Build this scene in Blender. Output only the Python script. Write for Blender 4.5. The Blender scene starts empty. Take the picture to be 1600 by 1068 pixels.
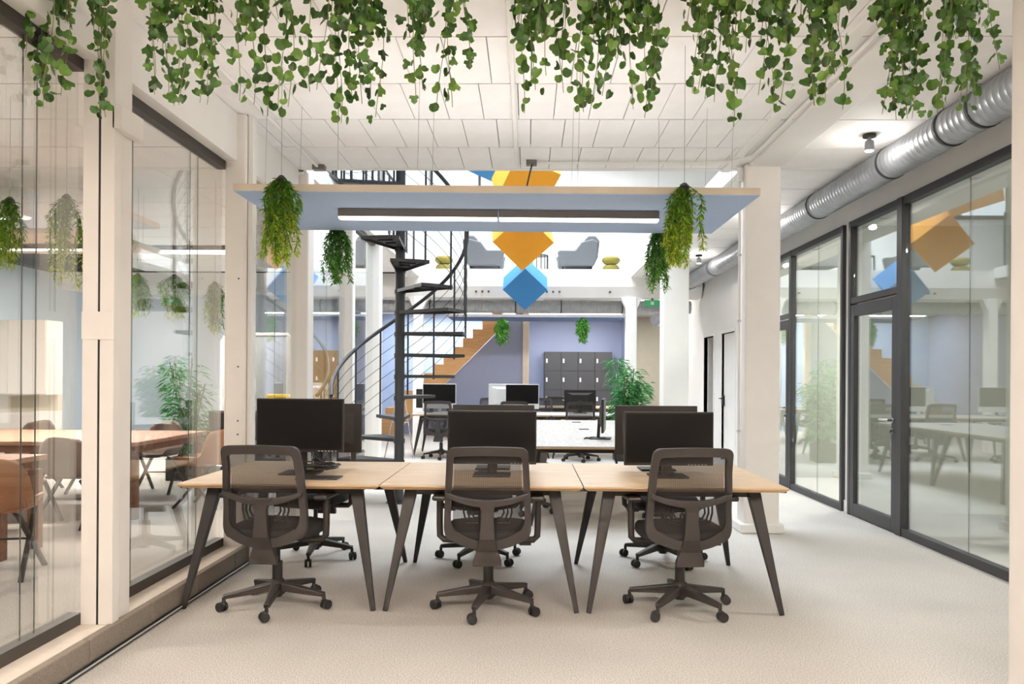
import bpy, math, random
from mathutils import Vector, Matrix, Euler
random.seed(7)
PI = math.pi
R = math.radians
scene = bpy.context.scene
col = scene.collection

# ------------------------------------------------------------------ camera
cam_d = bpy.data.cameras.new('camera')
cam_d.sensor_width = 36.0
cam_d.lens = 27.0
cam_d.shift_x = -6.0 / 1600.0
cam_d.shift_y = 56.0 / 1600.0
cam_d.clip_start = 0.05
cam = bpy.data.objects.new('camera', cam_d)
col.objects.link(cam)
cam.matrix_world = (Matrix.Translation((0, 0, 1.38)) @ Matrix.Rotation(R(0.9), 4, 'Z') @
                    Matrix.Rotation(R(90), 4, 'X') @ Matrix.Rotation(R(0.35), 4, 'Z'))
scene.camera = cam

# ------------------------------------------------------------------ world, exposure
world = bpy.data.worlds.new('sky')
scene.world = world
world.use_nodes = True
bg = world.node_tree.nodes['Background']
bg.inputs['Color'].default_value = (0.84, 0.92, 1.0, 1)
bg.inputs['Strength'].default_value = 7.5
vs = scene.view_settings
vs.view_transform = 'Standard'
vs.look = 'None'
vs.gamma = 1.0
vs.use_curve_mapping = False
vs.exposure = 0.74
scene.cycles.transparent_max_bounces = 16
scene.cycles.max_bounces = 7
scene.cycles.adaptive_threshold = 0.025
scene.cycles.diffuse_bounces = 4
scene.cycles.glossy_bounces = 3
scene.cycles.sample_clamp_indirect = 6.0

WARM = (1.0, 0.86, 0.745)
SOFT = (1.0, 0.95, 0.90)

# daylight portal in the roof opening over the atrium
pl = bpy.data.lights.new('skylight_portal', 'AREA')
pl.shape = 'RECTANGLE'
pl.size = 4.05
pl.size_y = 10.1
pl.cycles.is_portal = True
po = bpy.data.objects.new('skylight_portal', pl)
po.location = (-0.07, 12.28, 6.62)
col.objects.link(po)


# ------------------------------------------------------------------ materials
def lin(c):
    out = []
    for x in c[:3]:
        x /= 255.0
        out.append(x / 12.92 if x <= 0.04045 else ((x + 0.055) / 1.055) ** 2.4)
    return (out[0], out[1], out[2], 1.0)


MATS = {}


def mat(name, rgb, rough=0.6, metal=0.0, var=0.04, scale=6.0, bump=0.0, bscale=60.0, spec=0.5):
    """principled surface with a little procedural colour variation and relief"""
    if name in MATS:
        return MATS[name]
    m = bpy.data.materials.new(name)
    m.use_nodes = True
    nt = m.node_tree
    b = nt.nodes['Principled BSDF']
    b.inputs['Roughness'].default_value = rough
    b.inputs['Metallic'].default_value = metal
    b.inputs['Specular IOR Level'].default_value = spec
    tc = nt.nodes.new('ShaderNodeTexCoord')
    n = nt.nodes.new('ShaderNodeTexNoise')
    n.inputs['Scale'].default_value = scale
    n.inputs['Detail'].default_value = 4
    nt.links.new(tc.outputs['Object'], n.inputs['Vector'])
    r = nt.nodes.new('ShaderNodeValToRGB')
    c = lin(rgb)
    r.color_ramp.elements[0].position = 0.3
    r.color_ramp.elements[1].position = 0.7
    r.color_ramp.elements[0].color = tuple(max(0, x * (1 - var)) for x in c[:3]) + (1,)
    r.color_ramp.elements[1].color = tuple(min(1, x * (1 + var)) for x in c[:3]) + (1,)
    nt.links.new(n.outputs['Fac'], r.inputs['Fac'])
    nt.links.new(r.outputs['Color'], b.inputs['Base Color'])
    if bump > 0:
        n2 = nt.nodes.new('ShaderNodeTexNoise')
        n2.inputs['Scale'].default_value = bscale
        n2.inputs['Detail'].default_value = 3
        nt.links.new(tc.outputs['Object'], n2.inputs['Vector'])
        bp = nt.nodes.new('ShaderNodeBump')
        bp.inputs['Strength'].default_value = bump
        bp.inputs['Distance'].default_value = 0.01
        nt.links.new(n2.outputs['Fac'], bp.inputs['Height'])
        nt.links.new(bp.outputs['Normal'], b.inputs['Normal'])
    MATS[name] = m
    return m


def carpet_mat():
    m = bpy.data.materials.new('speckled_carpet')
    m.use_nodes = True
    nt = m.node_tree
    b = nt.nodes['Principled BSDF']
    b.inputs['Roughness'].default_value = 0.95
    b.inputs['Specular IOR Level'].default_value = 0.1
    tc = nt.nodes.new('ShaderNodeTexCoord')
    n = nt.nodes.new('ShaderNodeTexNoise')
    n.inputs['Scale'].default_value = 130
    n.inputs['Detail'].default_value = 6
    n.inputs['Roughness'].default_value = 0.8
    nt.links.new(tc.outputs['Object'], n.inputs['Vector'])
    r = nt.nodes.new('ShaderNodeValToRGB')
    e = r.color_ramp.elements
    e[0].position = 0.36
    e[0].color = lin((150, 145, 140))
    e[1].position = 0.62
    e[1].color = lin((228, 224, 218))
    nt.links.new(n.outputs['Fac'], r.inputs['Fac'])
    n2 = nt.nodes.new('ShaderNodeTexNoise')
    n2.inputs['Scale'].default_value = 1.4
    n2.inputs['Detail'].default_value = 3
    nt.links.new(tc.outputs['Object'], n2.inputs['Vector'])
    mx = nt.nodes.new('ShaderNodeMixRGB')
    mx.blend_type = 'MULTIPLY'
    mx.inputs['Fac'].default_value = 1
    r2 = nt.nodes.new('ShaderNodeValToRGB')
    r2.color_ramp.elements[0].position = 0.3
    r2.color_ramp.elements[0].color = (0.9, 0.9, 0.9, 1)
    r2.color_ramp.elements[1].position = 0.7
    nt.links.new(n2.outputs['Fac'], r2.inputs['Fac'])
    nt.links.new(r.outputs['Color'], mx.inputs['Color1'])
    nt.links.new(r2.outputs['Color'], mx.inputs['Color2'])
    nt.links.new(mx.outputs['Color'], b.inputs['Base Color'])
    bp = nt.nodes.new('ShaderNodeBump')
    bp.inputs['Strength'].default_value = 0.3
    bp.inputs['Distance'].default_value = 0.004
    nt.links.new(n.outputs['Fac'], bp.inputs['Height'])
    nt.links.new(bp.outputs['Normal'], b.inputs['Normal'])
    return m


def wood_mat(name, a, bcol, axis='X', rough=0.45, stretch=14.0, scale=3.0):
    m = bpy.data.materials.new(name)
    m.use_nodes = True
    nt = m.node_tree
    b = nt.nodes['Principled BSDF']
    b.inputs['Roughness'].default_value = rough
    tc = nt.nodes.new('ShaderNodeTexCoord')
    mp = nt.nodes.new('ShaderNodeMapping')
    s = {'X': (1, stretch, stretch), 'Y': (stretch, 1, stretch), 'Z': (stretch, stretch, 1)}[axis]
    mp.inputs['Scale'].default_value = s
    nt.links.new(tc.outputs['Object'], mp.inputs['Vector'])
    n = nt.nodes.new('ShaderNodeTexNoise')
    n.inputs['Scale'].default_value = scale
    n.inputs['Detail'].default_value = 7
    n.inputs['Roughness'].default_value = 0.62
    n.inputs['Distortion'].default_value = 0.35
    nt.links.new(mp.outputs['Vector'], n.inputs['Vector'])
    r = nt.nodes.new('ShaderNodeValToRGB')
    r.color_ramp.elements[0].position = 0.32
    r.color_ramp.elements[1].position = 0.68
    r.color_ramp.elements[0].color = lin(a)
    r.color_ramp.elements[1].color = lin(bcol)
    nt.links.new(n.outputs['Fac'], r.inputs['Fac'])
    nt.links.new(r.outputs['Color'], b.inputs['Base Color'])
    return m


def glass_mat(name, tint=(0.93, 0.965, 0.955), ior=1.5, gain=1.0):
    m = bpy.data.materials.new(name)
    m.use_nodes = True
    nt = m.node_tree
    nt.nodes.remove(nt.nodes['Principled BSDF'])
    out = nt.nodes['Material Output']
    tr = nt.nodes.new('ShaderNodeBsdfTransparent')
    tr.inputs['Color'].default_value = tint + (1,)
    gl = nt.nodes.new('ShaderNodeBsdfGlossy')
    gl.inputs['Roughness'].default_value = 0.0
    gl.inputs['Color'].default_value = (0.95, 0.97, 0.97, 1)
    fr = nt.nodes.new('ShaderNodeFresnel')
    geo = nt.nodes.new('ShaderNodeNewGeometry')
    mth = nt.nodes.new('ShaderNodeMath')
    mth.operation = 'MULTIPLY'
    mth.inputs[1].default_value = gain
    mth.use_clamp = True
    # the same thin-sheet reflectance on both faces of the pane
    mi = nt.nodes.new('ShaderNodeMix')
    mi.data_type = 'FLOAT'
    mi.inputs[2].default_value = ior
    mi.inputs[3].default_value = 1.0 / ior
    nt.links.new(geo.outputs['Backfacing'], mi.inputs[0])
    inv = nt.nodes.new('ShaderNodeMath')
    inv.operation = 'MULTIPLY'
    inv.inputs[1].default_value = 1.0
    fr.inputs['IOR'].default_value = ior
    nt.links.new(mi.outputs[0], fr.inputs['IOR'])
    nt.links.new(fr.outputs['Fac'], mth.inputs[0])
    mx = nt.nodes.new('ShaderNodeMixShader')
    nt.links.new(mth.outputs[0], mx.inputs['Fac'])
    nt.links.new(tr.outputs[0], mx.inputs[1])
    nt.links.new(gl.outputs[0], mx.inputs[2])
    nt.links.new(mx.outputs[0], out.inputs['Surface'])
    return m


def mesh_fabric_mat(name, rgb, cover=0.68):
    m = bpy.data.materials.new(name)
    m.use_nodes = True
    nt = m.node_tree
    b = nt.nodes['Principled BSDF']
    b.inputs['Base Color'].default_value = lin(rgb)
    b.inputs['Roughness'].default_value = 0.8
    out = nt.nodes['Material Output']
    tr = nt.nodes.new('ShaderNodeBsdfTransparent')
    tc = nt.nodes.new('ShaderNodeTexCoord')
    w = nt.nodes.new('ShaderNodeTexWave')
    w.wave_type = 'BANDS'
    w.bands_direction = 'X'
    w.inputs['Scale'].default_value = 60
    nt.links.new(tc.outputs['Object'], w.inputs['Vector'])
    mr = nt.nodes.new('ShaderNodeMapRange')
    mr.inputs['To Min'].default_value = cover - 0.15
    mr.inputs['To Max'].default_value = cover + 0.15
    nt.links.new(w.outputs['Fac'], mr.inputs['Value'])
    mx = nt.nodes.new('ShaderNodeMixShader')
    nt.links.new(mr.outputs['Result'], mx.inputs['Fac'])
    nt.links.new(tr.outputs[0], mx.inputs[1])
    nt.links.new(b.outputs[0], mx.inputs[2])
    nt.links.new(mx.outputs[0], out.inputs['Surface'])
    return m


def emit_mat(name, rgb, strength):
    m = bpy.data.materials.new(name)
    m.use_nodes = True
    nt = m.node_tree
    nt.nodes.remove(nt.nodes['Principled BSDF'])
    e = nt.nodes.new('ShaderNodeEmission')
    e.inputs['Color'].default_value = tuple(rgb) + (1,)
    e.inputs['Strength'].default_value = strength
    nt.links.new(e.outputs[0], nt.nodes['Material Output'].inputs['Surface'])
    return m


def leaf_mat(name, stops, rough=0.5, trans=0.25):
    """leaf colour taken from a per-leaf random value stored on the mesh"""
    m = bpy.data.materials.new(name)
    m.use_nodes = True
    nt = m.node_tree
    b = nt.nodes['Principled BSDF']
    b.inputs['Roughness'].default_value = rough
    a = nt.nodes.new('ShaderNodeAttribute')
    a.attribute_name = 'leafvar'
    oi = nt.nodes.new('ShaderNodeObjectInfo')
    ad = nt.nodes.new('ShaderNodeMath')
    ad.operation = 'ADD'
    nt.links.new(a.outputs['Fac'], ad.inputs[0])
    ml = nt.nodes.new('ShaderNodeMath')
    ml.operation = 'MULTIPLY'
    ml.inputs[1].default_value = 0.0
    if name == 'ivy_leaf':
        ml.inputs[1].default_value = 1.0
    nt.links.new(oi.outputs['Random'], ml.inputs[0])
    nt.links.new(ml.outputs[0], ad.inputs[1])
    r = nt.nodes.new('ShaderNodeValToRGB')
    els = r.color_ramp.elements
    els[0].position = 0.0
    els[0].color = lin(stops[0])
    els[1].position = 1.0
    els[1].color = lin(stops[-1])
    for i, s in enumerate(stops[1:-1], 1):
        e = els.new(i / (len(stops) - 1))
        e.color = lin(s)
    nt.links.new(ad.outputs[0], r.inputs['Fac'])
    nt.links.new(r.outputs['Color'], b.inputs['Base Color'])
    if trans > 0:
        t = nt.nodes.new('ShaderNodeBsdfTranslucent')
        nt.links.new(r.outputs['Color'], t.inputs['Color'])
        mx = nt.nodes.new('ShaderNodeMixShader')
        mx.inputs['Fac'].default_value = trans
        nt.links.new(b.outputs[0], mx.inputs[1])
        nt.links.new(t.outputs[0], mx.inputs[2])
        nt.links.new(mx.outputs[0], nt.nodes['Material Output'].inputs['Surface'])
    return m


WHITE = mat('white_paint', (236, 234, 230), 0.6, var=0.02, scale=3)
CEIL = mat('ceiling_paint', (243, 241, 239), 0.75, var=0.03, scale=5, bump=0.12, bscale=90)
CEILGAP = mat('ceiling_joint', (24, 20, 18), 0.9)
CREAM = mat('column_paint', (238, 233, 228), 0.55, var=0.03, scale=4, bump=0.08, bscale=25)
CARPET = carpet_mat()
CURBM = mat('kerb_carpet', (132, 122, 112), 0.95, var=0.16, scale=120, bump=0.3, bscale=160)
CURBTOP = mat('kerb_top', (214, 204, 192), 0.85, var=0.05, scale=20)
OAK = wood_mat('light_oak', (200, 170, 134), (226, 202, 170), 'X')
OAKY = wood_mat('light_oak_lengthwise', (150, 144, 137), (174, 169, 162), 'Y')
OAKEDGE = wood_mat('oak_edge', (206, 166, 120), (222, 186, 142), 'X')
PALEOAK = wood_mat('pale_oak', (172, 166, 158), (194, 189, 182), 'X')
STAIRWOOD = wood_mat('honey_wood', (214, 160, 102), (233, 184, 126), 'X', stretch=8)
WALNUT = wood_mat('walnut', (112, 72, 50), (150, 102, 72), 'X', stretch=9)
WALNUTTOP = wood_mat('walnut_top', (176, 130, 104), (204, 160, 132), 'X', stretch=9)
BLACK = mat('black_powder_coat', (33, 30, 28), 0.5, var=0.08)
PLASTIC = mat('charcoal_plastic', (42, 37, 34), 0.5, var=0.05)
SEATF = mat('black_seat_fabric', (30, 28, 28), 0.9, var=0.12, scale=90, bump=0.2, bscale=300)
MESHF = mesh_fabric_mat('chair_mesh', (52, 47, 45))
RUBBER = mat('black_rubber', (26, 25, 25), 0.7)
CHROME = mat('brushed_steel', (200, 200, 200), 0.25, 1.0)
GALV = mat('galvanised_steel', (168, 171, 175), 0.42, 0.75, var=0.12, scale=9)
GALVDARK = mat('duct_collar', (70, 72, 74), 0.5, 0.6)
STEEL = mat('dark_stair_steel', (66, 68, 72), 0.45, 0.3, var=0.06)
FRAME = mat('anthracite_frame', (58, 58, 60), 0.45, var=0.04)
FRAMEB = mat('bronze_black_frame', (52, 46, 41), 0.5, var=0.05)
SCREEN = mat('screen_glass', (10, 9, 9), 0.3, var=0.0, spec=0.2)
BEZEL = mat('monitor_shell', (30, 27, 25), 0.5, spec=0.3)
SILVER = mat('silver_shell', (206, 208, 210), 0.35, 0.4)
GLASS = glass_mat('clear_glass', tint=(0.955, 0.965, 0.955), gain=1.9)
GLASSR = glass_mat('office_glass', tint=(0.89, 0.92, 0.91), gain=2.0)
BOARDU = mat('sky_blue_felt', (178, 203, 240), 0.9, var=0.02, scale=30)
BOARDE = mat('board_edge', (222, 208, 190), 0.7)
BOARDD = mat('deep_blue_felt', (84, 108, 150), 0.9)
LAMPBODY = mat('lamp_body', (120, 112, 108), 0.5)
LILAC = mat('lilac_wall', (150, 158, 184), 0.75, var=0.015, scale=3)
PALEBLUE = mat('pale_blue_wall', (206, 218, 228), 0.75, var=0.015, scale=3)
BEIGEW = mat('beige_wall', (214, 208, 190), 0.8, var=0.03)
GREYW = mat('grey_green_wall', (186, 188, 178), 0.8, var=0.03)
LOCKER = mat('charcoal_locker', (58, 58, 60), 0.6, var=0.04)
ORANGE = mat('orange_felt', (240, 164, 40), 0.75, var=0.02)
BLUE = mat('blue_felt', (62, 136, 200), 0.75, var=0.02)
GREYFAB = mat('grey_upholstery', (104, 106, 109), 0.9, var=0.05, scale=40, bump=0.2, bscale=200)
OLIVE = mat('olive_upholstery', (136, 126, 58), 0.9, var=0.08, scale=30)
TAN = mat('tan_leather', (176, 122, 84), 0.5, var=0.06)
TAUPE = mat('taupe_leather', (122, 106, 96), 0.55, var=0.06)
DARKBROWN = mat('dark_leather', (66, 56, 50), 0.5, var=0.06)
YELLOW = mat('yellow_fabric', (250, 208, 48), 0.85)
AMBER = mat('amber_door', (236, 178, 62), 0.5, var=0.05)
GREENSIGN = mat('exit_green', (70, 190, 130), 0.5)
IVY = leaf_mat('ivy_leaf', [(32, 62, 16), (50, 88, 24), (72, 110, 34), (100, 134, 50)], 0.42, 0.2)
IVYSTEM = mat('ivy_stem', (120, 116, 70), 0.7)
HANGLEAF = leaf_mat('trailing_leaf', [(40, 92, 22), (84, 142, 34), (140, 178, 44), (214, 216, 74)], 0.5, 0.3)
HANGDARK = leaf_mat('trailing_leaf_green', [(34, 92, 30), (70, 138, 46), (112, 172, 62), (160, 200, 84)], 0.5, 0.3)
BAMBOO = leaf_mat('bamboo_leaf', [(24, 88, 44), (52, 132, 66), (96, 170, 96), (160, 206, 138)], 0.5, 0.25)
STEMBROWN = mat('plant_stem', (104, 92, 52), 0.8)
WIREM = mat('thin_wire', (150, 146, 142), 0.4, 0.6)
CABLEM = mat('black_cable', (24, 24, 24), 0.6)
LED = emit_mat('led_diffuser', (1.0, 0.93, 0.85), 3.0)
SPOTE = emit_mat('spot_lens', (1.0, 0.96, 0.9), 40.0)


# ------------------------------------------------------------------ mesh helpers
class MB:
    def __init__(self):
        self.v = []
        self.f = []
        self.var = None

    def add(self, vs_, fs):
        o = len(self.v)
        self.v.extend(vs_)
        self.f.extend([tuple(i + o for i in f) for f in fs])

    def box(self, x0, x1, y0, y1, z0, z1):
        v = [(x0, y0, z0), (x1, y0, z0), (x1, y1, z0), (x0, y1, z0),
             (x0, y0, z1), (x1, y0, z1), (x1, y1, z1), (x0, y1, z1)]
        self.add(v, [(0, 3, 2, 1), (4, 5, 6, 7), (0, 1, 5, 4), (1, 2, 6, 5), (2, 3, 7, 6), (3, 0, 4, 7)])
        return self

    def obox(self, c, size, m=None):
        sx, sy, sz = [s / 2 for s in size]
        m = m or Matrix.Identity(3)
        c = Vector(c)
        v = [tuple(c + m @ Vector(p)) for p in
             [(-sx, -sy, -sz), (sx, -sy, -sz), (sx, sy, -sz), (-sx, sy, -sz),
              (-sx, -sy, sz), (sx, -sy, sz), (sx, sy, sz), (-sx, sy, sz)]]
        self.add(v, [(0, 3, 2, 1), (4, 5, 6, 7), (0, 1, 5, 4), (1, 2, 6, 5), (2, 3, 7, 6), (3, 0, 4, 7)])
        return self

    def bar(self, p, q, w, h, w2=None, h2=None, up=(0, 0, 1)):
        """tapered rectangular bar from p to q; w across, h along up"""
        p, q = Vector(p), Vector(q)
        d = (q - p).normalized()
        u = Vector(up)
        s = d.cross(u)
        if s.length < 1e-4:
            s = d.cross(Vector((0, 1, 0)))
        s.normalize()
        u = s.cross(d).normalized()
        w2 = w if w2 is None else w2
        h2 = h if h2 is None else h2
        v = []
        for (c, ww, hh) in ((p, w, h), (q, w2, h2)):
            for a, b in ((-1, -1), (1, -1), (1, 1), (-1, 1)):
                v.append(tuple(c + s * (a * ww / 2) + u * (b * hh / 2)))
        self.add(v, [(0, 1, 2, 3), (7, 6, 5, 4), (0, 4, 5, 1), (1, 5, 6, 2), (2, 6, 7, 3), (3, 7, 4, 0)])
        return self

    def tube(self, pts, r, n=8, radii=None, caps=True):
        pts = [Vector(p) for p in pts]
        k = len(pts)
        rings = []
        ref = None
        for i, p in enumerate(pts):
            if i == 0:
                d = pts[1] - p
            elif i == k - 1:
                d = p - pts[i - 1]
            else:
                d = (pts[i + 1] - pts[i - 1])
            d.normalize()
            if ref is None:
                a = Vector((0, 0, 1)) if abs(d.z) < 0.9 else Vector((1, 0, 0))
                ref = d.cross(a).normalized()
            else:
                ref = (ref - d * ref.dot(d))
                if ref.length < 1e-5:
                    ref = d.cross(Vector((0, 0, 1)))
                ref.normalize()
            b = d.cross(ref)
            rr = radii[i] if radii else r
            rings.append([tuple(p + ref * (rr * math.cos(2 * PI * j / n)) + b * (rr * math.sin(2 * PI * j / n)))
                          for j in range(n)])
        v = [x for ring in rings for x in ring]
        f = []
        for i in range(k - 1):
            for j in range(n):
                a, b2 = i * n + j, i * n + (j + 1) % n
                f.append((a, b2, b2 + n, a + n))
        if caps:
            f.append(tuple(reversed(range(n))))
            f.append(tuple((k - 1) * n + j for j in range(n)))
        self.add(v, f)
        return self

    def cyl(self, c, r, h, n=16, axis='Z', r2=None):
        c = Vector(c)
        d = {'X': Vector((1, 0, 0)), 'Y': Vector((0, 1, 0)), 'Z': Vector((0, 0, 1))}[axis]
        return self.tube([c - d * h / 2, c + d * h / 2], r, n, radii=[r, r if r2 is None else r2])

    def lathe(self, prof, n=20, c=(0, 0, 0)):
        v = []
        for (r, z) in prof:
            for j in range(n):
                a = 2 * PI * j / n
                v.append((c[0] + r * math.cos(a), c[1] + r * math.sin(a), c[2] + z))
        f = []
        k = len(prof)
        for i in range(k - 1):
            for j in range(n):
                a, b = i * n + j, i * n + (j + 1) % n
                f.append((a, b, b + n, a + n))
        f.append(tuple(reversed(range(n))))
        f.append(tuple((k - 1) * n + j for j in range(n)))
        self.add(v, f)
        return self

    def prism(self, poly, axis, a, b):
        """polygon extruded from a to b: axis Y -> poly in (x,z), X -> (y,z), Z -> (x,y)"""
        n = len(poly)

        def pt(p, t):
            return {'Y': (p[0], t, p[1]), 'X': (t, p[0], p[1]), 'Z': (p[0], p[1], t)}[axis]
        v = [pt(p, a) for p in poly] + [pt(p, b) for p in poly]
        f = [tuple(range(n)), tuple(reversed(range(n, 2 * n)))]
        for i in range(n):
            j = (i + 1) % n
            f.append((j, i, i + n, j + n))
        self.add(v, f)
        return self

    def mesh(self, name, material, smooth=False):
        me = bpy.data.meshes.new(name)
        me.from_pydata([tuple(p) for p in self.v], [], self.f)
        me.update()
        import bmesh
        bm = bmesh.new()
        bm.from_mesh(me)
        bmesh.ops.recalc_face_normals(bm, faces=bm.faces)
        bm.to_mesh(me)
        bm.free()
        if smooth:
            me.shade_smooth()
            me.set_sharp_from_angle(angle=R(38))
        if self.var is not None:
            at = me.attributes.new('leafvar', 'FLOAT', 'POINT')
            at.data.foreach_set('value', self.var)
        me.materials.append(material)
        return me

    def build(self, name, material, parent=None, smooth=False, bevel=0.0, seg=2):
        o = bpy.data.objects.new(name, self.mesh(name, material, smooth))
        col.objects.link(o)
        if parent is not None:
            o.parent = parent
        if bevel > 0:
            md = o.modifiers.new('edge', 'BEVEL')
            md.width = bevel
            md.segments = seg
            md.limit_method = 'ANGLE'
            md.angle_limit = R(40)
        return o


def tag(o, label=None, cat=None, group=None, kind=None):
    if label:
        o['label'] = label
    if cat:
        o['category'] = cat
    if group:
        o['group'] = group
    if kind:
        o['kind'] = kind
    return o


def thing(name, label, cat, loc=(0, 0, 0), rz=0.0, group=None, kind=None):
    o = bpy.data.objects.new(name, None)
    o.empty_display_size = 0.1
    col.objects.link(o)
    o.location = loc
    o.rotation_euler = (0, 0, rz)
    return tag(o, label, cat, group, kind)


def copy_tree(o, parent=None):
    c = o.copy()
    col.objects.link(c)
    c.parent = parent
    for ch in o.children:
        copy_tree(ch, c)
    return c


def place(proto, loc, rz, label, group=None, state={}):
    """first call moves the prototype itself, later calls copy it with all its parts"""
    if proto.name not in state:
        state[proto.name] = True
        o = proto
    else:
        o = copy_tree(proto)
    o.location = loc
    o.rotation_euler = (0, 0, rz)
    o['label'] = label
    if group:
        o['group'] = group
    return o


def struct(mb, name, material, label=None, parent=None, **k):
    o = mb.build(name, material, parent, **k)
    if parent is None:
        tag(o, label, None, None, 'structure')
    return o


def area(name, loc, sx, sy, power, color, rot=(0, 0, 0), parent=None, spread=PI):
    l = bpy.data.lights.new(name, 'AREA')
    l.shape = 'RECTANGLE'
    l.size = sx
    l.size_y = sy
    l.energy = power
    l.color = color
    l.spread = spread
    o = bpy.data.objects.new(name, l)
    o.location = loc
    o.rotation_euler = rot
    col.objects.link(o)
    if parent:
        o.parent = parent
    return o


# ================================================================== STRUCTURE
XL, XR = -2.28, 3.34          # glass lines
CZ = 3.32                     # low ceiling
MZ = 3.45                     # mezzanine floor
AX0, AX1, AY0, AY1 = -2.10, 1.95, 7.17, 14.6   # atrium opening
RZ = 3.08                     # ceiling under the far gallery
ROOF = 6.6

struct(MB().box(-9.2, 7.2, -4.2, 22.0, -0.2, 0.0), 'floor', CARPET, 'pale speckled carpet covering the whole office floor')

# ceiling slabs above the open-plan area and aisles
c = MB()
c.box(-9.2, 7.2, -4.2, AY0, CZ + 0.035, MZ)
c.box(-9.2, AX0, AY0, AY1, CZ + 0.035, MZ)
c.box(AX1, 7.2, AY0, AY1, CZ + 0.035, MZ)
ceiling = struct(c, 'ceiling', CEILGAP, 'white block ceiling with dark joints')
# individual ceiling blocks
PW, PD = 0.26, 0.70
rows = [AY0 - PD * i for i in range(8)]
pm_c = MB().box(-PW / 2 + 0.003, PW / 2 - 0.003, -PD / 2 + 0.0075, PD / 2 - 0.0075, 0, 0.034).mesh('ceiling_panel', CEIL)


def panel(me, x, y, z=CZ, par=ceiling):
    o = bpy.data.objects.new('ceiling_panel', me)
    col.objects.link(o)
    o.parent = par
    o.location = (x, y, z + random.uniform(-0.0015, 0.0015))
    return o


for i in range(8):
    y = AY0 - PD * (i + 0.5)
    x = -2.20 - random.uniform(0, 0.12) * 0
    off = (i % 2) * 0.09
    k = 0
    while True:
        xx = -2.16 + off - 0.13 + PW * k
        k += 1
        if xx > 2.0:
            break
        panel(pm_c, xx, y)
pm_w = MB().box(-0.599, 0.599, -PD / 2 + 0.0075, PD / 2 - 0.0075, 0, 0.034).mesh('ceiling_panel_wide', CEIL)
for i in range(-10, 6):
    y = AY0 - PD * (i + 0.5)
    if y > AY1:
        continue
    panel(pm_w, 2.66, y)
for i in range(-10, 6):
    y = AY0 - PD * (i + 0.5)
    for k in range(4):
        panel(pm_w, -2.9 - 1.205 * k, y)
# plain ceiling behind the photographer and over the offices
struct(MB().box(-9.2, 7.2, -4.2, AY0 - PD * 8, CZ, CZ + 0.036), 'ceiling_rear', CEIL, 'plain white ceiling behind the photographer')
struct(MB().box(XR + 0.05, 7.2, -4.2, 16.0, 2.98, CZ + 0.034), 'ceiling_office', WHITE, 'low white ceiling inside the glazed offices')

# longitudinal ceiling beam over the column line, moulding, conduits
struct(MB().box(1.98, 2.28, -4.2, AY1, CZ - 0.03, CZ + 0.035), 'trim_1', WHITE, 'flat white ceiling beam along the column line', bevel=0.01)
struct(MB().box(1.78, 1.86, -4.2, AY0, CZ - 0.022, CZ + 0.02), 'trim_2', WHITE, 'slim white ceiling strip beside the beam', bevel=0.006)
struct(MB().box(-2.36, -2.16, -4.2, AY0, 2.97, CZ + 0.02), 'wall_left_bulkhead', WHITE, 'white bulkhead above the near glass partition', bevel=0.004)
struct(MB().box(XL - 0.06, -2.12, AY0, AY1, CZ - 0.04, CZ + 0.02), 'trim_3', WHITE, 'white edge beam above the far glass partition')

# mezzanine fascias around the opening and roof above
struct(MB().box(AX0 - 0.12, AX0 + 0.012, AY0, AY1, CZ - 0.02, MZ + 0.05), 'trim_4', WHITE, 'white edge of the gallery floor above the spiral stair side')
struct(MB().box(AX1 - 0.012, AX1 + 0.12, AY0, AY1, CZ - 0.02, MZ + 0.05), 'trim_5', WHITE, 'white edge of the gallery floor above the column side')
struct(MB().box(-9.2, 7.2, AY0 - 0.06, AY0 + 0.012, CZ - 0.005, MZ + 0.03), 'trim_6', WHITE, 'white front edge of the atrium opening')
far = MB()
far.prism([(AY1, 3.12), (AY1 + 0.10, 2.92), (AY1 + 0.42, 2.92), (AY1 + 0.42, 3.40), (AY1, 3.40)], 'X', -3.1, 3.3)
struct(far, 'trim_7', WHITE, 'deep white edge beam of the far gallery')
for i, x in enumerate((-1.0, -0.88, -0.76, 0.35, 0.47, 0.59, 1.55)):
    b = MB().cyl((x, AY1 + 0.035, 3.02), 0.02, 0.06, 8, 'Y').build('bolt', FRAME, bpy.data.objects['trim_7'])
struct(MB().box(-9.2, 7.2, AY1 + 0.0, 22.0, 3.40, MZ), 'floor_gallery', WHITE, 'white floor of the far gallery')
struct(MB().box(-9.2, 7.2, AY1 + 0.42, 22.0, RZ, 3.40), 'ceiling_far', WHITE, 'white ceiling under the far gallery')
SKY1 = 17.4                   # unseen skylight lengthened over the far gallery to brighten it
r = MB()
r.box(-9.2, 7.2, 4.0, AY0, ROOF, ROOF + 0.2)
r.box(-9.2, AX0, AY0, SKY1, ROOF, ROOF + 0.2)
r.box(AX1, 7.2, AY0, SKY1, ROOF, ROOF + 0.2)
r.box(-9.2, 7.2, SKY1, 22.0, ROOF, ROOF + 0.2)
struct(r, 'roof', WHITE, 'white roof with a long skylight over the atrium')
sk = struct(MB().box(AX0, AX0 + 0.06, AY0, SKY1, ROOF - 0.1, ROOF + 0.1).box(AX1 - 0.06, AX1, AY0, SKY1, ROOF - 0.1, ROOF + 0.1), 'window_1', FRAME, 'roof skylight frame above the atrium')
for i in range(10):
    y = AY0 + 0.6 + i * (AY1 - AY0 - 1.2) / 6
    MB().box(AX0, AX1, y - 0.025, y + 0.025, ROOF - 0.08, ROOF + 0.02).build('glazing_bar', FRAME, sk)

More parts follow.
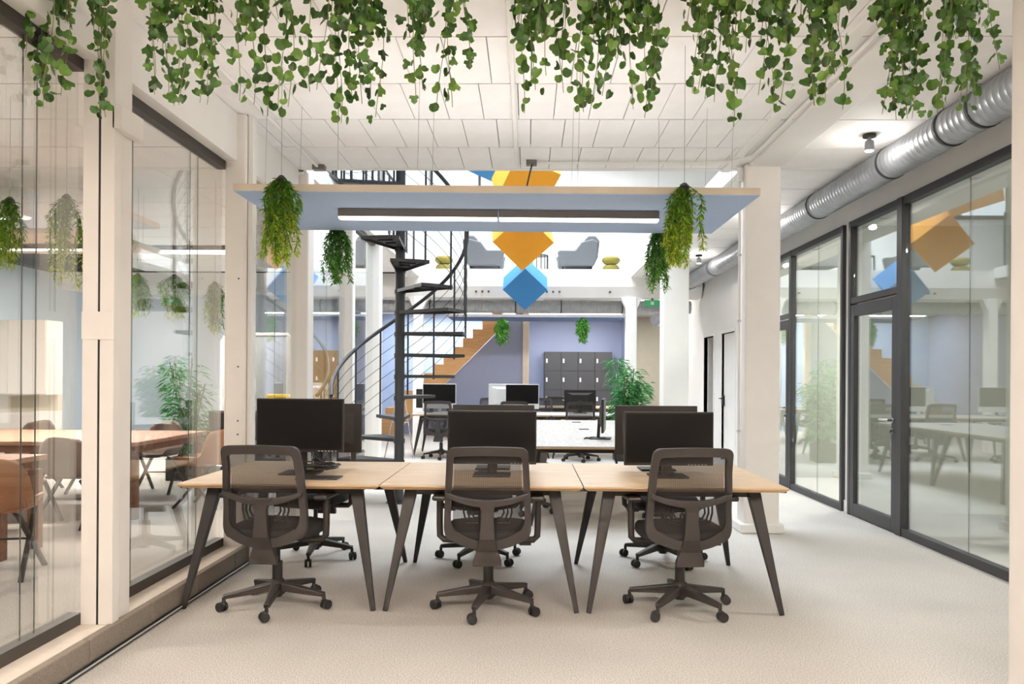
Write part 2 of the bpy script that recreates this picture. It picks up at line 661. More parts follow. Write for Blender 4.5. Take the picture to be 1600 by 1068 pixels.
# outer walls
struct(MB().box(-9.2, 7.2, 21.7, 21.9, 0, ROOF), 'wall_back', WHITE, 'far end wall of the building')
struct(MB().box(-9.4, -9.2, -4.2, 22, 0, ROOF), 'wall_left', PALEBLUE, 'pale outer wall beyond the meeting tables')
struct(MB().box(7.2, 7.4, -4.2, 22, 0, ROOF), 'wall_right', GREYW, 'outer wall behind the glazed offices')
struct(MB().box(-9.2, 7.2, -4.4, -4.2, 0, CZ + 0.2), 'wall_front', WHITE, 'wall behind the photographer')
struct(MB().box(-9.2, 7.2, 4.0, 4.2, MZ, ROOF), 'wall_upper_front', WHITE, 'upper wall over the front of the gallery')
struct(MB().box(-9.2, 7.2, 18.4, 18.6, MZ, ROOF), 'wall_gallery_back', WHITE, 'bright white back wall of the far gallery')

# far coloured walls
struct(MB().box(-0.12, 2.62, 21.5, 21.6, 0, RZ), 'wall_lilac', LILAC, 'lilac grey wall behind the lockers')
struct(MB().box(2.62, 2.72, 20.3, 21.7, 0, RZ), 'wall_lilac_return', LILAC, 'lilac grey return wall beside the lockers')
struct(MB().box(-3.98, -0.12, 20.6, 20.7, 0, RZ), 'wall_stair_back', mat('sky_blue_wall', (168, 190, 218), 0.75), 'pale blue wall behind the wooden stair')
us = MB()
us.prism([(-3.2, 0), (-0.12, 0), (-0.12, RZ), (-0.22, RZ), (-0.22, 3.02)], 'Y', 18.62, 18.70)
struct(us, 'wall_understair', LILAC, 'lilac grey wall filling the space under the wooden stair')
struct(MB().box(-0.13, 0.02, 18.56, 18.72, 0, RZ), 'trim_8', BOARDE, 'cream pilaster at the end of the lilac wall', bevel=0.01)
struct(MB().box(-4.10, -3.98, 16.0, 21.7, 0, RZ + 0.3), 'wall_left_return', LILAC, 'lilac wall running back beside the wooden stair')
struct(MB().box(-9.2, -3.98, 16.0, 16.12, 0, CZ), 'wall_meeting_back', PALEBLUE, 'pale blue wall at the end of the meeting room')
struct(MB().box(2.72, 7.2, 21.4, 21.6, 0, RZ), 'wall_beige', BEIGEW, 'beige wall at the far end of the right aisle')

# right aisle wall with doors and glazing
rw = MB()
rw.box(XR, XR + 0.1, -4.2, 10.9, 3.005, CZ + 0.03)          # bulkhead over the glass
rw.box(XR, XR + 0.1, 7.98, 8.14, 0, 3.005)                  # white post
rw.box(XR, XR + 0.1, -4.2, 3.6, 0, 3.005)
rw.box(XR, XR + 0.1, 10.55, 12.45, 0, CZ + 0.03)
rw.box(XR, XR + 0.1, 12.45, 13.28, 2.16, CZ + 0.03)
rw.box(XR, XR + 0.1, 13.28, 13.86, 0, CZ + 0.03)
rw.box(XR, XR + 0.1, 13.86, 14.62, 2.16, CZ + 0.03)
rw.box(XR, XR + 0.1, 14.62, 19.2, 0, CZ + 0.03)
struct(rw, 'wall_right_aisle', WHITE, 'white wall along the right aisle with doors and glazing')
struct(MB().box(XR - 0.012, XR, 7.97, 8.15, 0, 0.12), 'baseboard_right', WHITE, 'small white baseboard under the post between the glazed offices')
struct(MB().box(XR + 0.1, 7.2, 10.9, 11.0, 0, CZ), 'wall_office_end', GREYW, 'grey green end wall of the glazed offices')
struct(MB().box(XR + 0.1, 7.2, 8.02, 8.10, 0, 2.98), 'wall_office_divider', GREYW, 'grey green wall between the two glazed offices')
struct(MB().box(5.9, 6.0, -0.5, 10.9, 0, 2.98), 'wall_office_rear', GREYW, 'grey green back wall of the glazed offices')
struct(MB().box(XR + 0.1, 7.2, 1.0, 1.1, 0, 2.98), 'wall_office_near', GREYW, 'grey green near wall of the glazed office')
struct(MB().box(4.4, 4.5, 11.0, 16.0, 0, CZ), 'wall_store', mat('tan_tile', (206, 180, 146), 0.6), 'tan tiled wall seen through the open door')

# ------------------------------------------------------------------ kerb at the left
kerb = struct(MB().box(-2.36, -2.075, -4.2, 5.72, 0, 0.125), 'floor_kerb', CURBTOP, 'pale raised kerb under the glass partition')
y0 = -0.6
while y0 < 5.7:
    y1 = min(y0 + 0.60, 5.72)
    p = MB()
    p.box(-2.105, -2.062, y0 + 0.003, y1 - 0.003, 0.018, 0.132)
    p.build('kerb_slab', CURBM, kerb, bevel=0.006)
    y0 += 0.60
struct(MB().tube([(-2.045, -4.0, 0.010), (-2.045, 5.74, 0.010)], 0.008, 8).box(-2.062, -2.052, -4.0, 5.74, 0, 0.02), 'trim_9', RUBBER, 'black cable strip along the foot of the kerb')
struct(MB().tube([(-2.037, -4.0, 0.018), (-2.037, 5.74, 0.018)], 0.005, 6), 'trim_10', SILVER, 'thin pale line of the cable strip beside the kerb')


# ------------------------------------------------------------------ columns
def column_left(y, z0, label, h=CZ):
    t = tag(bpy.data.objects.new('column', None), label, None, None, 'structure')
    col.objects.link(t)
    t.location = (0, y, 0)
    w0, w1 = -2.245, -2.085
    MB().box(w0, w0 + 0.078, 0, 0.07, z0, h).build('flange', CREAM, t, bevel=0.004)
    MB().box(w0 + 0.089, w1, 0, 0.07, z0, h).build('flange', CREAM, t, bevel=0.004)
    MB().box(w0 + 0.01, w1 - 0.015, 0.02, 0.20, z0, h).build('web', CREAM, t, bevel=0.004)
    MB().box(w0 + 0.07, w0 + 0.095, 0.004, 0.03, z0, h).build('joint', RUBBER, t)
    MB().box(w0 - 0.002, w1 + 0.002, -0.004, 0.03, 1.56, 1.70).build('splice_plate', CREAM, t, bevel=0.003)
    return t


column_left(3.83, 0.125, 'twin-flange cream column in front of the nearest glass panes')
t = bpy.data.objects['column']
MB().box(-2.10, -2.05, 0.0, 0.22, 2.62, 2.74).build('bracket', CREAM, t, bevel=0.004)


def column_plain(x0, x1, y0, y1, z0, z1, label, base=False, m=CREAM):
    t = tag(bpy.data.objects.new('column', None), label, None, None, 'structure')
    col.objects.link(t)
    t.location = ((x0 + x1) / 2, (y0 + y1) / 2, 0)
    w, d = (x1 - x0) / 2, (y1 - y0) / 2
    MB().box(-w, w, -d, d, z0, z1).build('shaft', m, t, bevel=0.018)
    if base:
        MB().box(-w - 0.035, w + 0.035, -d - 0.035, d + 0.035, 0, 0.085).build('plinth', WHITE, t, bevel=0.012)
    return t


cb = column_plain(-2.25, -2.09, 5.64, 5.82, 0.0, CZ, 'cream column carrying screw heads at the end of the kerb')
for z, y in ((0.95, 0), (1.45, 0), (2.1, 0), (1.05, 0)):
    MB().cyl((0.03, -0.092, z), 0.006, 0.008, 8, 'Y').build('screw', FRAME, cb)
MB().box(0.085, 0.118, -0.06, 0.02, 0, CZ).build('edge_strip', WHITE, cb)
column_plain(-2.25, -2.08, 7.22, 7.42, 0.0, CZ, 'cream column behind the rear trailing plant', m=CREAM)
column_plain(-2.20, -2.10, 9.15, 9.30, 0.0, CZ, 'slim white column behind the spiral stair handrail', m=WHITE)
cd = column_plain(-2.26, -2.08, 10.75, 10.93, 0.0, CZ, 'white column between the glass and the stair pole', m=WHITE)
column_plain(1.95, 2.27, 2.83, 3.15, 0.0, CZ, 'cream column closest to the photographer cut off by the picture edge', True)
c2 = column_plain(1.945, 2.265, 6.93, 7.16, 0.0, CZ, 'broad cream column with a low plinth behind the oak desks', True)
MB().tube([(-0.185, -0.02, 0.5), (-0.185, -0.02, 3.26)], 0.012, 8).build('conduit', WHITE, c2)
MB().box(-0.21, -0.162, -0.06, 0.0, 3.18, 3.30).build('junction_box', WHITE, c2, bevel=0.004)
for z in (0.9, 1.9, 2.5):
    MB().box(-0.20, -0.17, -0.035, 0.0, z, z + 0.02).build('clip', SILVER, c2)
MB().box(-0.19, -0.16, -0.05, 0.0, 0.30, 0.42).build('socket', WHITE, c2, bevel=0.004)
column_plain(1.89, 2.25, 10.78, 11.08, 0.0, CZ, 'white column between the atrium and the right aisle', True, WHITE)
c4 = column_plain(1.86, 2.07, 14.64, 14.84, 0.0, 2.93, 'slender white column with bracket head under the far gallery', False, WHITE)
MB().prism([(-0.1, 2.70), (0.1, 2.70), (0.2, 2.92), (-0.2, 2.92)], 'Y', -0.08, 0.08).build('bracket_head', WHITE, c4)
c5 = column_plain(-2.20, -2.02, 14.64, 14.84, 0.0, 2.93, 'slender white column with bracket head beside the wooden stair', False, WHITE)
MB().prism([(-0.09, 2.70), (0.09, 2.70), (0.19, 2.92), (-0.19, 2.92)], 'Y', -0.08, 0.08).build('bracket_head', WHITE, c5)


# ------------------------------------------------------------------ glazing
SEAL = mat('joint_sealant', (84, 86, 80), 0.4)
def glazed(name, x, y0, y1, z0, z1, joints, frame, glass, label, fw=0.05, bottom=True):
    """a glazed bay in a plane of constant x, panes butt-jointed at the given y"""
    t = tag(bpy.data.objects.new(name, None), label, None, None, 'structure')
    col.objects.link(t)
    if frame is not None:
        MB().box(x - 0.035, x + 0.035, y0, y1, z1 - fw, z1).build('frame_head', frame, t)
        if bottom:
            MB().box(x - 0.035, x + 0.035, y0, y1, z0, z0 + fw).build('frame_sill', frame, t)
    ys = [y0] + joints + [y1]
    for a, b in zip(ys[:-1], ys[1:]):
        MB().box(x - 0.006, x + 0.006, a + 0.003, b - 0.003, z0 + 0.01, z1 - 0.01).build('pane', glass, t)
    for j in joints:
        MB().box(x - 0.0015, x + 0.0015, j - 0.0035, j + 0.0035, z0 + 0.02, z1 - 0.02).build('joint_seal', SEAL, t)
    return t


glazed('window_2', XL, 0.6, 3.84, 0.125, 2.97, [1.9, 3.42, 3.52], FRAMEB, GLASS, 'dark framed glass partition nearest the photographer', 0.06)
glazed('window_3', XL, 3.99, 5.66, 0.125, 2.97, [4.38, 5.13, 5.25], FRAMEB, GLASS, 'dark framed glass partition between the two cream columns', 0.06)
w4 = glazed('window_4', XL + 0.09, 5.84, 7.24, 0.0, CZ - 0.05, [6.6], None, GLASS, 'frameless glass pane behind the monitors')
MB().box(XL + 0.08, XL + 0.13, 5.86, 5.92, 1.62, 1.68).build('clamp', WHITE, w4, bevel=0.004)
w5 = glazed('window_5', XL + 0.09, 7.44, 9.16, 0.0, CZ - 0.05, [8.3], None, GLASS, 'frameless glass pane beside the spiral stair')
MB().box(XL + 0.08, XL + 0.13, 7.46, 7.52, 1.62, 1.68).build('clamp', WHITE, w5, bevel=0.004)
w6 = glazed('window_6', XL + 0.09, 9.32, 10.75, 0.0, CZ - 0.05, [], FRAME, GLASS, 'glass pane with dark head frame behind the stair pole')

wr1 = glazed('window_7', XR, 3.6, 6.84, 0.0, 3.005, [4.7, 5.86], FRAME, GLASSR, 'large dark framed office window nearest the photographer', 0.07)
MB().box(XR - 0.045, XR + 0.045, 6.84, 6.93, 0, 3.005).build('mullion', FRAME, wr1)
wr2 = glazed('window_8', XR, 6.93, 7.93, 2.16, 3.005, [], FRAME, GLASSR, 'office window above the nearer glass door', 0.06)
MB().box(XR - 0.04, XR + 0.04, 7.93, 7.98, 0, 3.005).build('mullion', FRAME, wr2)
wr3 = glazed('window_9', XR, 8.14, 9.72, 0.0, 3.005, [8.9], FRAME, GLASSR, 'dark framed office window past the white post', 0.07)
MB().box(XR - 0.04, XR + 0.04, 9.72, 9.79, 0, 3.005).build('mullion', FRAME, wr3)
MB().box(XR - 0.04, XR + 0.04, 8.13, 8.18, 0, 3.005).build('mullion', FRAME, wr3)
wr4 = glazed('window_10', XR, 9.79, 10.55, 2.16, 3.005, [], FRAME, GLASSR, 'small office window above the farther glass door', 0.06)


def glass_door(name, y0, y1, label):
    t = tag(bpy.data.objects.new(name, None), label, None, None, 'structure')
    col.objects.link(t)
    x = XR - 0.01
    f = 0.085
    MB().box(x - 0.03, x + 0.03, y0, y0 + f, 0.01, 2.14).build('stile', FRAME, t, bevel=0.003)
    MB().box(x - 0.03, x + 0.03, y1 - f, y1, 0.01, 2.14).build('stile', FRAME, t, bevel=0.003)
    MB().box(x - 0.03, x + 0.03, y0 + f, y1 - f, 2.14 - f - 0.03, 2.14).build('top_rail', FRAME, t, bevel=0.003)
    MB().box(x - 0.03, x + 0.03, y0 + f, y1 - f, 0.01, 0.13).build('bottom_rail', FRAME, t, bevel=0.003)
    MB().box(x - 0.006, x + 0.006, y0 + f, y1 - f, 0.13, 2.14 - f - 0.03).build('pane', GLASSR, t)
    h = MB()
    h.cyl((x - 0.035, y0 + 0.045, 1.02), 0.026, 0.012, 16, 'X')
    h.tube([(x - 0.03, y0 + 0.045, 1.02), (x - 0.085, y0 + 0.045, 1.02), (x - 0.09, y0 + 0.06, 1.02), (x - 0.09, y0 + 0.19, 1.02)], 0.011, 10)
    h.build('handle', CHROME, t, smooth=True)
    k = MB()
    k.cyl((x - 0.035, y0 + 0.045, 0.92), 0.026, 0.012, 16, 'X')
    k.obox((x - 0.055, y0 + 0.075, 0.92), (0.02, 0.08, 0.028))
    k.build('lock', CHROME, t)
    return t


glass_door('door_1', 6.94, 7.92, 'dark framed glass office door with a steel lever nearest the photographer')
glass_door('door_2', 9.80, 10.54, 'dark framed glass office door half hidden behind the broad column')
# plain white door and open doorway farther along
d3 = struct(MB().box(XR + 0.03, XR + 0.07, 12.47, 13.26, 0.01, 2.15), 'door_3', WHITE, 'closed white door in the right aisle')
MB().box(XR - 0.012, XR + 0.03, 13.19, 13.25, 0.93, 1.10).build('lock_plate', BLACK, d3)
MB().tube([(XR - 0.01, 13.22, 1.05), (XR - 0.06, 13.22, 1.05), (XR - 0.06, 13.10, 1.05)], 0.01, 8).build('door_handle', BLACK, d3)
for nm, a, b, lb in (('trim_11', 12.45, 13.28, 'white frame around the closed aisle door'), ('trim_12', 13.86, 14.62, 'white frame around the open aisle doorway')):
    m_ = MB()
    m_.box(XR - 0.012, XR + 0.11, a - 0.05, a, 0, 2.21).box(XR - 0.012, XR + 0.11, b, b + 0.05, 0, 2.21).box(XR - 0.012, XR + 0.11, a, b, 2.16, 2.21)
    struct(m_, nm, WHITE, lb, bevel=0.004)
d4 = struct(MB().box(XR + 0.06, XR + 0.80, 14.56, 14.60, 0.01, 2.15), 'door_4', WHITE, 'white door standing open into the tan tiled store')
MB().box(XR + 0.70, XR + 0.76, 14.53, 14.56, 0.93, 1.10).build('lock_plate', SILVER, d4)


# ================================================================== FURNITURE
# ---------------------------------------------------------------- desks
def make_desk(name, w, d, top, cat='desk', edge=OAKEDGE, h=0.745, legm=BLACK):
    """desk whose base origin is the centre of its footprint; long legs splay outward"""
    t = thing(name, '', cat)
    th = 0.028
    m = MB()
    # bevelled underside edge: wider on top than below
    x, y = w / 2 - 0.0035, d / 2
    i = 0.022
    v = [(-x, -y, h), (x, -y, h), (x, y, h), (-x, y, h),
         (-x, -y, h - 0.010), (x, -y, h - 0.010), (x, y, h - 0.010), (-x, y, h - 0.010),
         (-x + i, -y + i, h - th), (x - i, -y + i, h - th), (x - i, y - i, h - th), (-x + i, y - i, h - th)]
    m.add(v[:8], [(0, 1, 2, 3), (0, 4, 5, 1), (1, 5, 6, 2), (2, 6, 7, 3), (3, 7, 4, 0)])
    top_o = m.build('desk_top', top, t)
    e = MB()
    e.add(v[4:], [(0, 4, 5, 1), (1, 5, 6, 2), (2, 6, 7, 3), (3, 7, 4, 0), (4, 7, 6, 5)])
    e.build('under_edge', edge, top_o)
    fz = h - th
    fr = MB()
    ix, iy = w / 2 - 0.17, d / 2 - 0.16
    fr.box(-ix, ix, -iy - 0.02, -iy + 0.02, fz - 0.045, fz)
    fr.box(-ix, ix, iy - 0.02, iy + 0.02, fz - 0.045, fz)
    fr.box(-ix - 0.02, -ix + 0.02, -iy, iy, fz - 0.045, fz)
    fr.box(ix - 0.02, ix + 0.02, -iy, iy, fz - 0.045, fz)
    for sx in (-1, 1):
        fr.box(sx * (w / 2 - 0.02) - 0.019, sx * (w / 2 - 0.02) + 0.019, -d / 2 + 0.05, d / 2 - 0.05, fz - 0.006, fz)
    fr.build('frame', legm, t)
    for sx in (-1, 1):
        for sy in (-1, 1):
            l = MB()
            l.bar((sx * ix, sy * iy, fz), (sx * (w / 2 - 0.035), sy * (d / 2 - 0.02), 0.0), 0.075, 0.062, 0.028, 0.026, up=(0, 1, 0))
            l.build('leg', legm, t, bevel=0.004)
    return t


def outlet(t, x, y, h=0.745):
    o = MB().box(x - 0.06, x + 0.06, y - 0.045, y + 0.045, h + 0.0005, h + 0.006).build('cable_flap', PLASTIC, t)
    return o


desk = make_desk('office_desk', 1.20, 1.24, OAK)
outlet(desk, 0.0, 0.06)
G = 'oak desks of the front bench'
DY = 5.12
place(desk, (-1.47, DY, 0), 0, 'light oak desk standing beside the kerb and glass partition', G)
place(desk, (-0.27, DY, 0), 0, 'light oak desk between the two outer desks of the front bench', G)
place(desk, (0.93, DY, 0), 0, 'light oak desk of the front bench beside the broad cream column', G)

# second bench, running away from the camera
desk2 = make_desk('office_desk', 1.40, 1.5, OAKY)
MB().box(-0.06, 0.06, 0.1, 0.22, 0.7455, 0.751).build('cable_flap', PLASTIC, desk2)
G = 'desks of the middle bench'
for y, lb in ((7.9, 'greyish oak desk carrying the sideways monitor on its stand'),
              (9.4, 'greyish oak desk in the centre of the bench running towards the plant'),
              (10.9, 'greyish oak desk at the far end of the bench near the bamboo plant')):
    place(desk2, (0.70, y, 0), 0, lb, G)

desk3 = make_desk('office_desk', 1.2, 1.2, PALEOAK)
G = 'pale desks of the far bench'
for x, lb in ((-1.40, 'pale desk at the stair pole end of the far bench'),
              (-0.20, 'pale desk under the silver computer in the far bench'),
              (1.00, 'pale desk of the far bench closest to the bamboo plant')):
    place(desk3, (x, 13.75, 0), 0, lb, G)
desk4 = make_desk('office_desk', 1.4, 1.2, OAK)
G = 'oak desks in front of the lockers'
for x, lb in ((-1.2, 'oak desk glimpsed beyond the far bench below the wooden stair'),
              (0.25, 'oak desk glimpsed beyond the far bench below the cream pilaster'),
              (1.70, 'oak desk glimpsed beyond the far bench in front of the lockers')):
    place(desk4, (x, 17.2, 0), 0, lb, G)


# ---------------------------------------------------------------- task chair
def smooth_interp(pts, z):
    for (a, va), (b, vb) in zip(pts[:-1], pts[1:]):
        if a <= z <= b:
            t = (z - a) / (b - a)
            t = t * t * (3 - 2 * t)
            return va + (vb - va) * t
    return pts[0][1] if z < pts[0][0] else pts[-1][1]


def back_y(x, z):
    """curved backrest surface: lumbar bulge, leaning top, sides wrapping forward"""
    base = smooth_interp([(0.38, -0.205), (0.60, -0.205), (0.80, -0.235), (1.0, -0.285)], z)
    return base + 0.55 * x * x


def make_chair():
    t = thing('task_chair', '', 'chair')
    # five-star base
    hub = MB().lathe([(0.045, 0.075), (0.052, 0.085), (0.048, 0.15), (0.034, 0.165)], 16)
    hub.build('base_hub', PLASTIC, t, smooth=True)
    for k in range(5):
        a = 2 * PI * k / 5 + R(12)
        ca, sa = math.cos(a), math.sin(a)
        arm = MB()
        arm.bar((0.03 * ca, 0.03 * sa, 0.122), (0.305 * ca, 0.305 * sa, 0.088), 0.058, 0.052, 0.034, 0.026)
        ao = arm.build('base_arm', PLASTIC, t, bevel=0.006)
        cs = MB()
        wa = a + random.uniform(-1.2, 1.2)
        cx, cy = 0.305 * ca + 0.012 * math.cos(wa), 0.305 * sa + 0.012 * math.sin(wa)
        for s in (-1, 1):
            ox, oy = -math.sin(wa) * 0.015 * s, math.cos(wa) * 0.015 * s
            c0 = Vector((cx + ox - math.sin(wa) * 0.0085, cy + oy + math.cos(wa) * 0.0085, 0.0285))
            c1 = Vector((cx + ox + math.sin(wa) * 0.0085, cy + oy - math.cos(wa) * 0.0085, 0.0285))
            cs.tube([c0, c1], 0.028, 14)
        cs.tube([(0.302 * ca, 0.302 * sa, 0.04), (0.302 * ca, 0.302 * sa, 0.085)], 0.011, 8)
        cs.build('caster', RUBBER, ao, smooth=True)
    MB().lathe([(0.030, 0.06), (0.030, 0.27), (0.016, 0.272), (0.016, 0.39)], 14).build('gas_lift', BLACK, t, smooth=True)
    me = MB()
    me.box(-0.09, 0.09, -0.14, 0.13, 0.385, 0.43)
    me.build('tilt_mechanism', BLACK, t, bevel=0.008)
    lv = MB()
    lv.tube([(0.08, 0.02, 0.40), (0.19, 0.02, 0.385)], 0.006, 6)
    lv.obox((0.22, 0.02, 0.382), (0.07, 0.028, 0.014))
    lv.build('tilt_lever', BLACK, t)
    # seat: superellipse cushion
    n = 28
    se = MB()
    prof = [(0.80, 0.425), (0.95, 0.432), (1.0, 0.455), (0.985, 0.485), (0.93, 0.502), (0.70, 0.512), (0.35, 0.510), (0.0, 0.508)]
    v = []
    for s, z in prof:
        for j in range(n):
            a = 2 * PI * j / n
            ca, sa = math.cos(a), math.sin(a)
            x = 0.25 * s * abs(ca) ** 0.55 * (1 if ca >= 0 else -1)
            y = 0.235 * s * abs(sa) ** 0.55 * (1 if sa >= 0 else -1) + 0.035
            zz = z - (0.022 if y > 0.17 else 0) * max(0, (y - 0.17) / 0.1)
            v.append((x, y, zz))
    f = []
    for i in range(len(prof) - 1):
        for j in range(n):
            a, b = i * n + j, i * n + (j + 1) % n
            f.append((a, b, b + n, a + n))
    f.append(tuple(reversed(range(n))))
    se.add(v, f)
    se.build('seat', SEATF, t, smooth=True)
    # back frame outline (x half-width by z), arched bottom
    outer, inner = [], []

    def outline(top, wtop, wmid, bot, rc, arch):
        pts = []
        # from bottom centre to the right, up to the top centre
        for k in range(9):
            u = k / 8
            x = u * (wmid - 0.045)
            pts.append((x, bot + arch * u ** 2.2))
        zb = bot + arch
        for k in range(1, 6):
            a = k / 5 * PI / 2
            pts.append((wmid - 0.045 + 0.045 * math.sin(a), zb + 0.075 * (1 - math.cos(a))))
        for k in range(1, 8):
            u = k / 8
            z = zb + 0.075 + (top - rc - zb - 0.075) * u
            pts.append((wmid + (wtop - wmid) * u ** 1.3, z))
        for k in range(0, 6):
            a = k / 5 * PI / 2
            pts.append((wtop - rc + rc * math.cos(a), top - rc + rc * math.sin(a)))
        for k in range(1, 5):
            u = k / 4
            pts.append(((wtop - rc) * (1 - u), top + 0.006 * math.sin(u * PI / 2)))
        left = [(-x, z) for x, z in reversed(pts[1:-1])]
        return pts + left
    outer = outline(0.985, 0.232, 0.252, 0.395, 0.045, 0.05)
    inner = outline(0.934, 0.194, 0.213, 0.446, 0.022, 0.05)
    nn = len(outer)
    fm = MB()
    v = []
    for (x, z) in outer:
        v.append((x, back_y(x, z) - 0.016, z))
    for (x, z) in inner:
        v.append((x, back_y(x, z) - 0.016, z))
    for (x, z) in inner:
        v.append((x, back_y(x, z) + 0.016, z))
    for (x, z) in outer:
        v.append((x, back_y(x, z) + 0.016, z))
    f = []
    for a_, b_ in ((0, 1), (1, 2), (2, 3), (3, 0)):
        for i in range(nn):
            j = (i + 1) % nn
            f.append((a_ * nn + i, a_ * nn + j, b_ * nn + j, b_ * nn + i))
    fm.add(v, f)
    fm.build('back_frame', PLASTIC, t, smooth=True)
    # mesh panel: horizontal strips following the curve
    ms = MB()
    zs = [0.46 + (0.945 - 0.46) * k / 14 for k in range(15)]
    v, f = [], []
    for z in zs:
        hw = 0.205 + (0.192 - 0.205) * (z - 0.46) / 0.485
        if z < 0.56:
            hw = min(hw, 0.13 + 0.08 * math.sqrt(max(0, (z - 0.455) / 0.105)))
        for k in range(7):
            x = hw * (-1 + 2 * k / 6)
            v.append((x, back_y(x, z) + 0.010, z))
    for i in range(14):
        for k in range(6):
            f.append((i * 7 + k, i * 7 + k + 1, (i + 1) * 7 + k + 1, (i + 1) * 7 + k))
    ms.add(v, f)
    ms.build('back_mesh', MESHF, t, smooth=True)
    # spine: flared foot, upright and two curved arms
    sp = MB()
    poly = [(-0.085, 0.30), (0.085, 0.30), (0.085, 0.325), (0.062, 0.40), (0.050, 0.50), (0.048, 0.60), (0.055, 0.64), (0.09, 0.665),
            (0.16, 0.683), (0.235, 0.71), (0.235, 0.742), (0.15, 0.713), (0.06, 0.692), (0, 0.688),
            (-0.06, 0.692), (-0.15, 0.713), (-0.235, 0.742), (-0.235, 0.71), (-0.16, 0.683), (-0.09, 0.665), (-0.055, 0.64),
            (-0.048, 0.60), (-0.050, 0.50), (-0.062, 0.40), (-0.085, 0.325)]
    # upright as strips so that it stays well formed
    def strip(pairs, off=0.03):
        v, f = [], []
        for (xl, xr, z) in pairs:
            for x in (xl, xr):
                v.append((x, back_y(x, max(z, 0.42)) - off - 0.018 + (0.03 if z < 0.40 else 0), z))
            for x in (xr, xl):
                v.append((x, back_y(x, max(z, 0.42)) - off + 0.014 + (0.03 if z < 0.40 else 0), z))
        for i in range(len(pairs) - 1):
            for k in range(4):
                f.append((i * 4 + k, i * 4 + (k + 1) % 4, (i + 1) * 4 + (k + 1) % 4, (i + 1) * 4 + k))
        f.append((3, 2, 1, 0))
        m4 = (len(pairs) - 1) * 4
        f.append((m4, m4 + 1, m4 + 2, m4 + 3))
        sp.add(v, f)
    strip([(-0.082, 0.082, 0.30), (-0.082, 0.082, 0.33), (-0.062, 0.062, 0.385), (-0.046, 0.046, 0.46), (-0.038, 0.038, 0.56), (-0.037, 0.037, 0.62), (-0.045, 0.045, 0.65), (-0.075, 0.075, 0.685)], 0.026)
    for s in (-1, 1):
        pts = [(0.03, 0.664), (0.09, 0.670), (0.15, 0.682), (0.20, 0.697), (0.236, 0.712)]
        v, f = [], []
        for i, (x, z) in enumerate(pts):
            hh = 0.021 - 0.0018 * i
            yy = back_y(x, z) - 0.026
            for dy, dz in ((-0.016, -hh), (0.014, -hh), (0.014, hh), (-0.016, hh)):
                v.append((s * x, yy + dy, z + dz))
        for i in range(len(pts) - 1):
            for k in range(4):
                f.append((i * 4 + k, i * 4 + (k + 1) % 4, (i + 1) * 4 + (k + 1) % 4, (i + 1) * 4 + k))
        f.append((0, 1, 2, 3))
        m4 = (len(pts) - 1) * 4
        f.append((m4 + 3, m4 + 2, m4 + 1, m4))
        sp.add(v, f)
    sp.box(-0.05, 0.05, -0.21, -0.13, 0.335, 0.40)
    sp.build('spine', PLASTIC, t, bevel=0.004)
    # lumbar support: nested open loops seen through the mesh
    lu = MB()
    for s in (-1, 1):
        for k, (w, h) in enumerate(((0.135, 0.06), (0.112, 0.045), (0.09, 0.03))):
            zc = 0.605
            pts = [(s * 0.055, zc + h), (s * w, zc + h), (s * (w + 0.004), zc), (s * (w - 0.012), zc - h), (s * 0.055, zc - h)]
            lu.tube([(x, back_y(x, z) + 0.022, z) for x, z in pts], 0.006, 6)
    lu.build('lumbar_support', BLACK, t)
    # armrests
    for s in (-1, 1):
        ar = MB()
        ar.tube([(s * 0.15, 0.02, 0.405), (s * 0.27, 0.02, 0.408), (s * 0.292, 0.02, 0.43), (s * 0.295, 0.02, 0.50), (s * 0.295, 0.02, 0.655)], 0.02, 10)
        ao = ar.build('armrest', PLASTIC, t, smooth=True)
        pd = MB()
        pd.obox((s * 0.29, 0.03, 0.668), (0.085, 0.24, 0.03))
        pd.build('arm_pad', BLACK, ao, bevel=0.012)
    return t


chair = make_chair()
GF = 'task chairs on the photographer side of the front bench'
place(chair, (-1.50, 4.60, 0), R(-5), 'black mesh task chair at the oak desk beside the kerb', GF)
place(chair, (-0.23, 4.60, 0), R(1), 'black mesh task chair in the middle of the front bench, back to the photographer', GF)
place(chair, (0.92, 4.63, 0), R(5), 'black mesh task chair in front of the desk by the broad cream column', GF)
GO = 'task chairs on the far side of the front bench'
place(chair, (-1.62, 5.86, 0), R(172), 'black task chair facing the photographer, half hidden under the desk by the kerb', GO)
place(chair, (-0.36, 5.84, 0), R(185), 'black task chair on the far side of the middle oak desk', GO)
place(chair, (1.03, 5.84, 0), R(178), 'black task chair on the far side of the desk by the broad cream column', GO)
def spin_base(o, deg):
    for ch in o.children:
        if ch.name.startswith('base_arm'):
            ch.rotation_euler.z = R(deg)


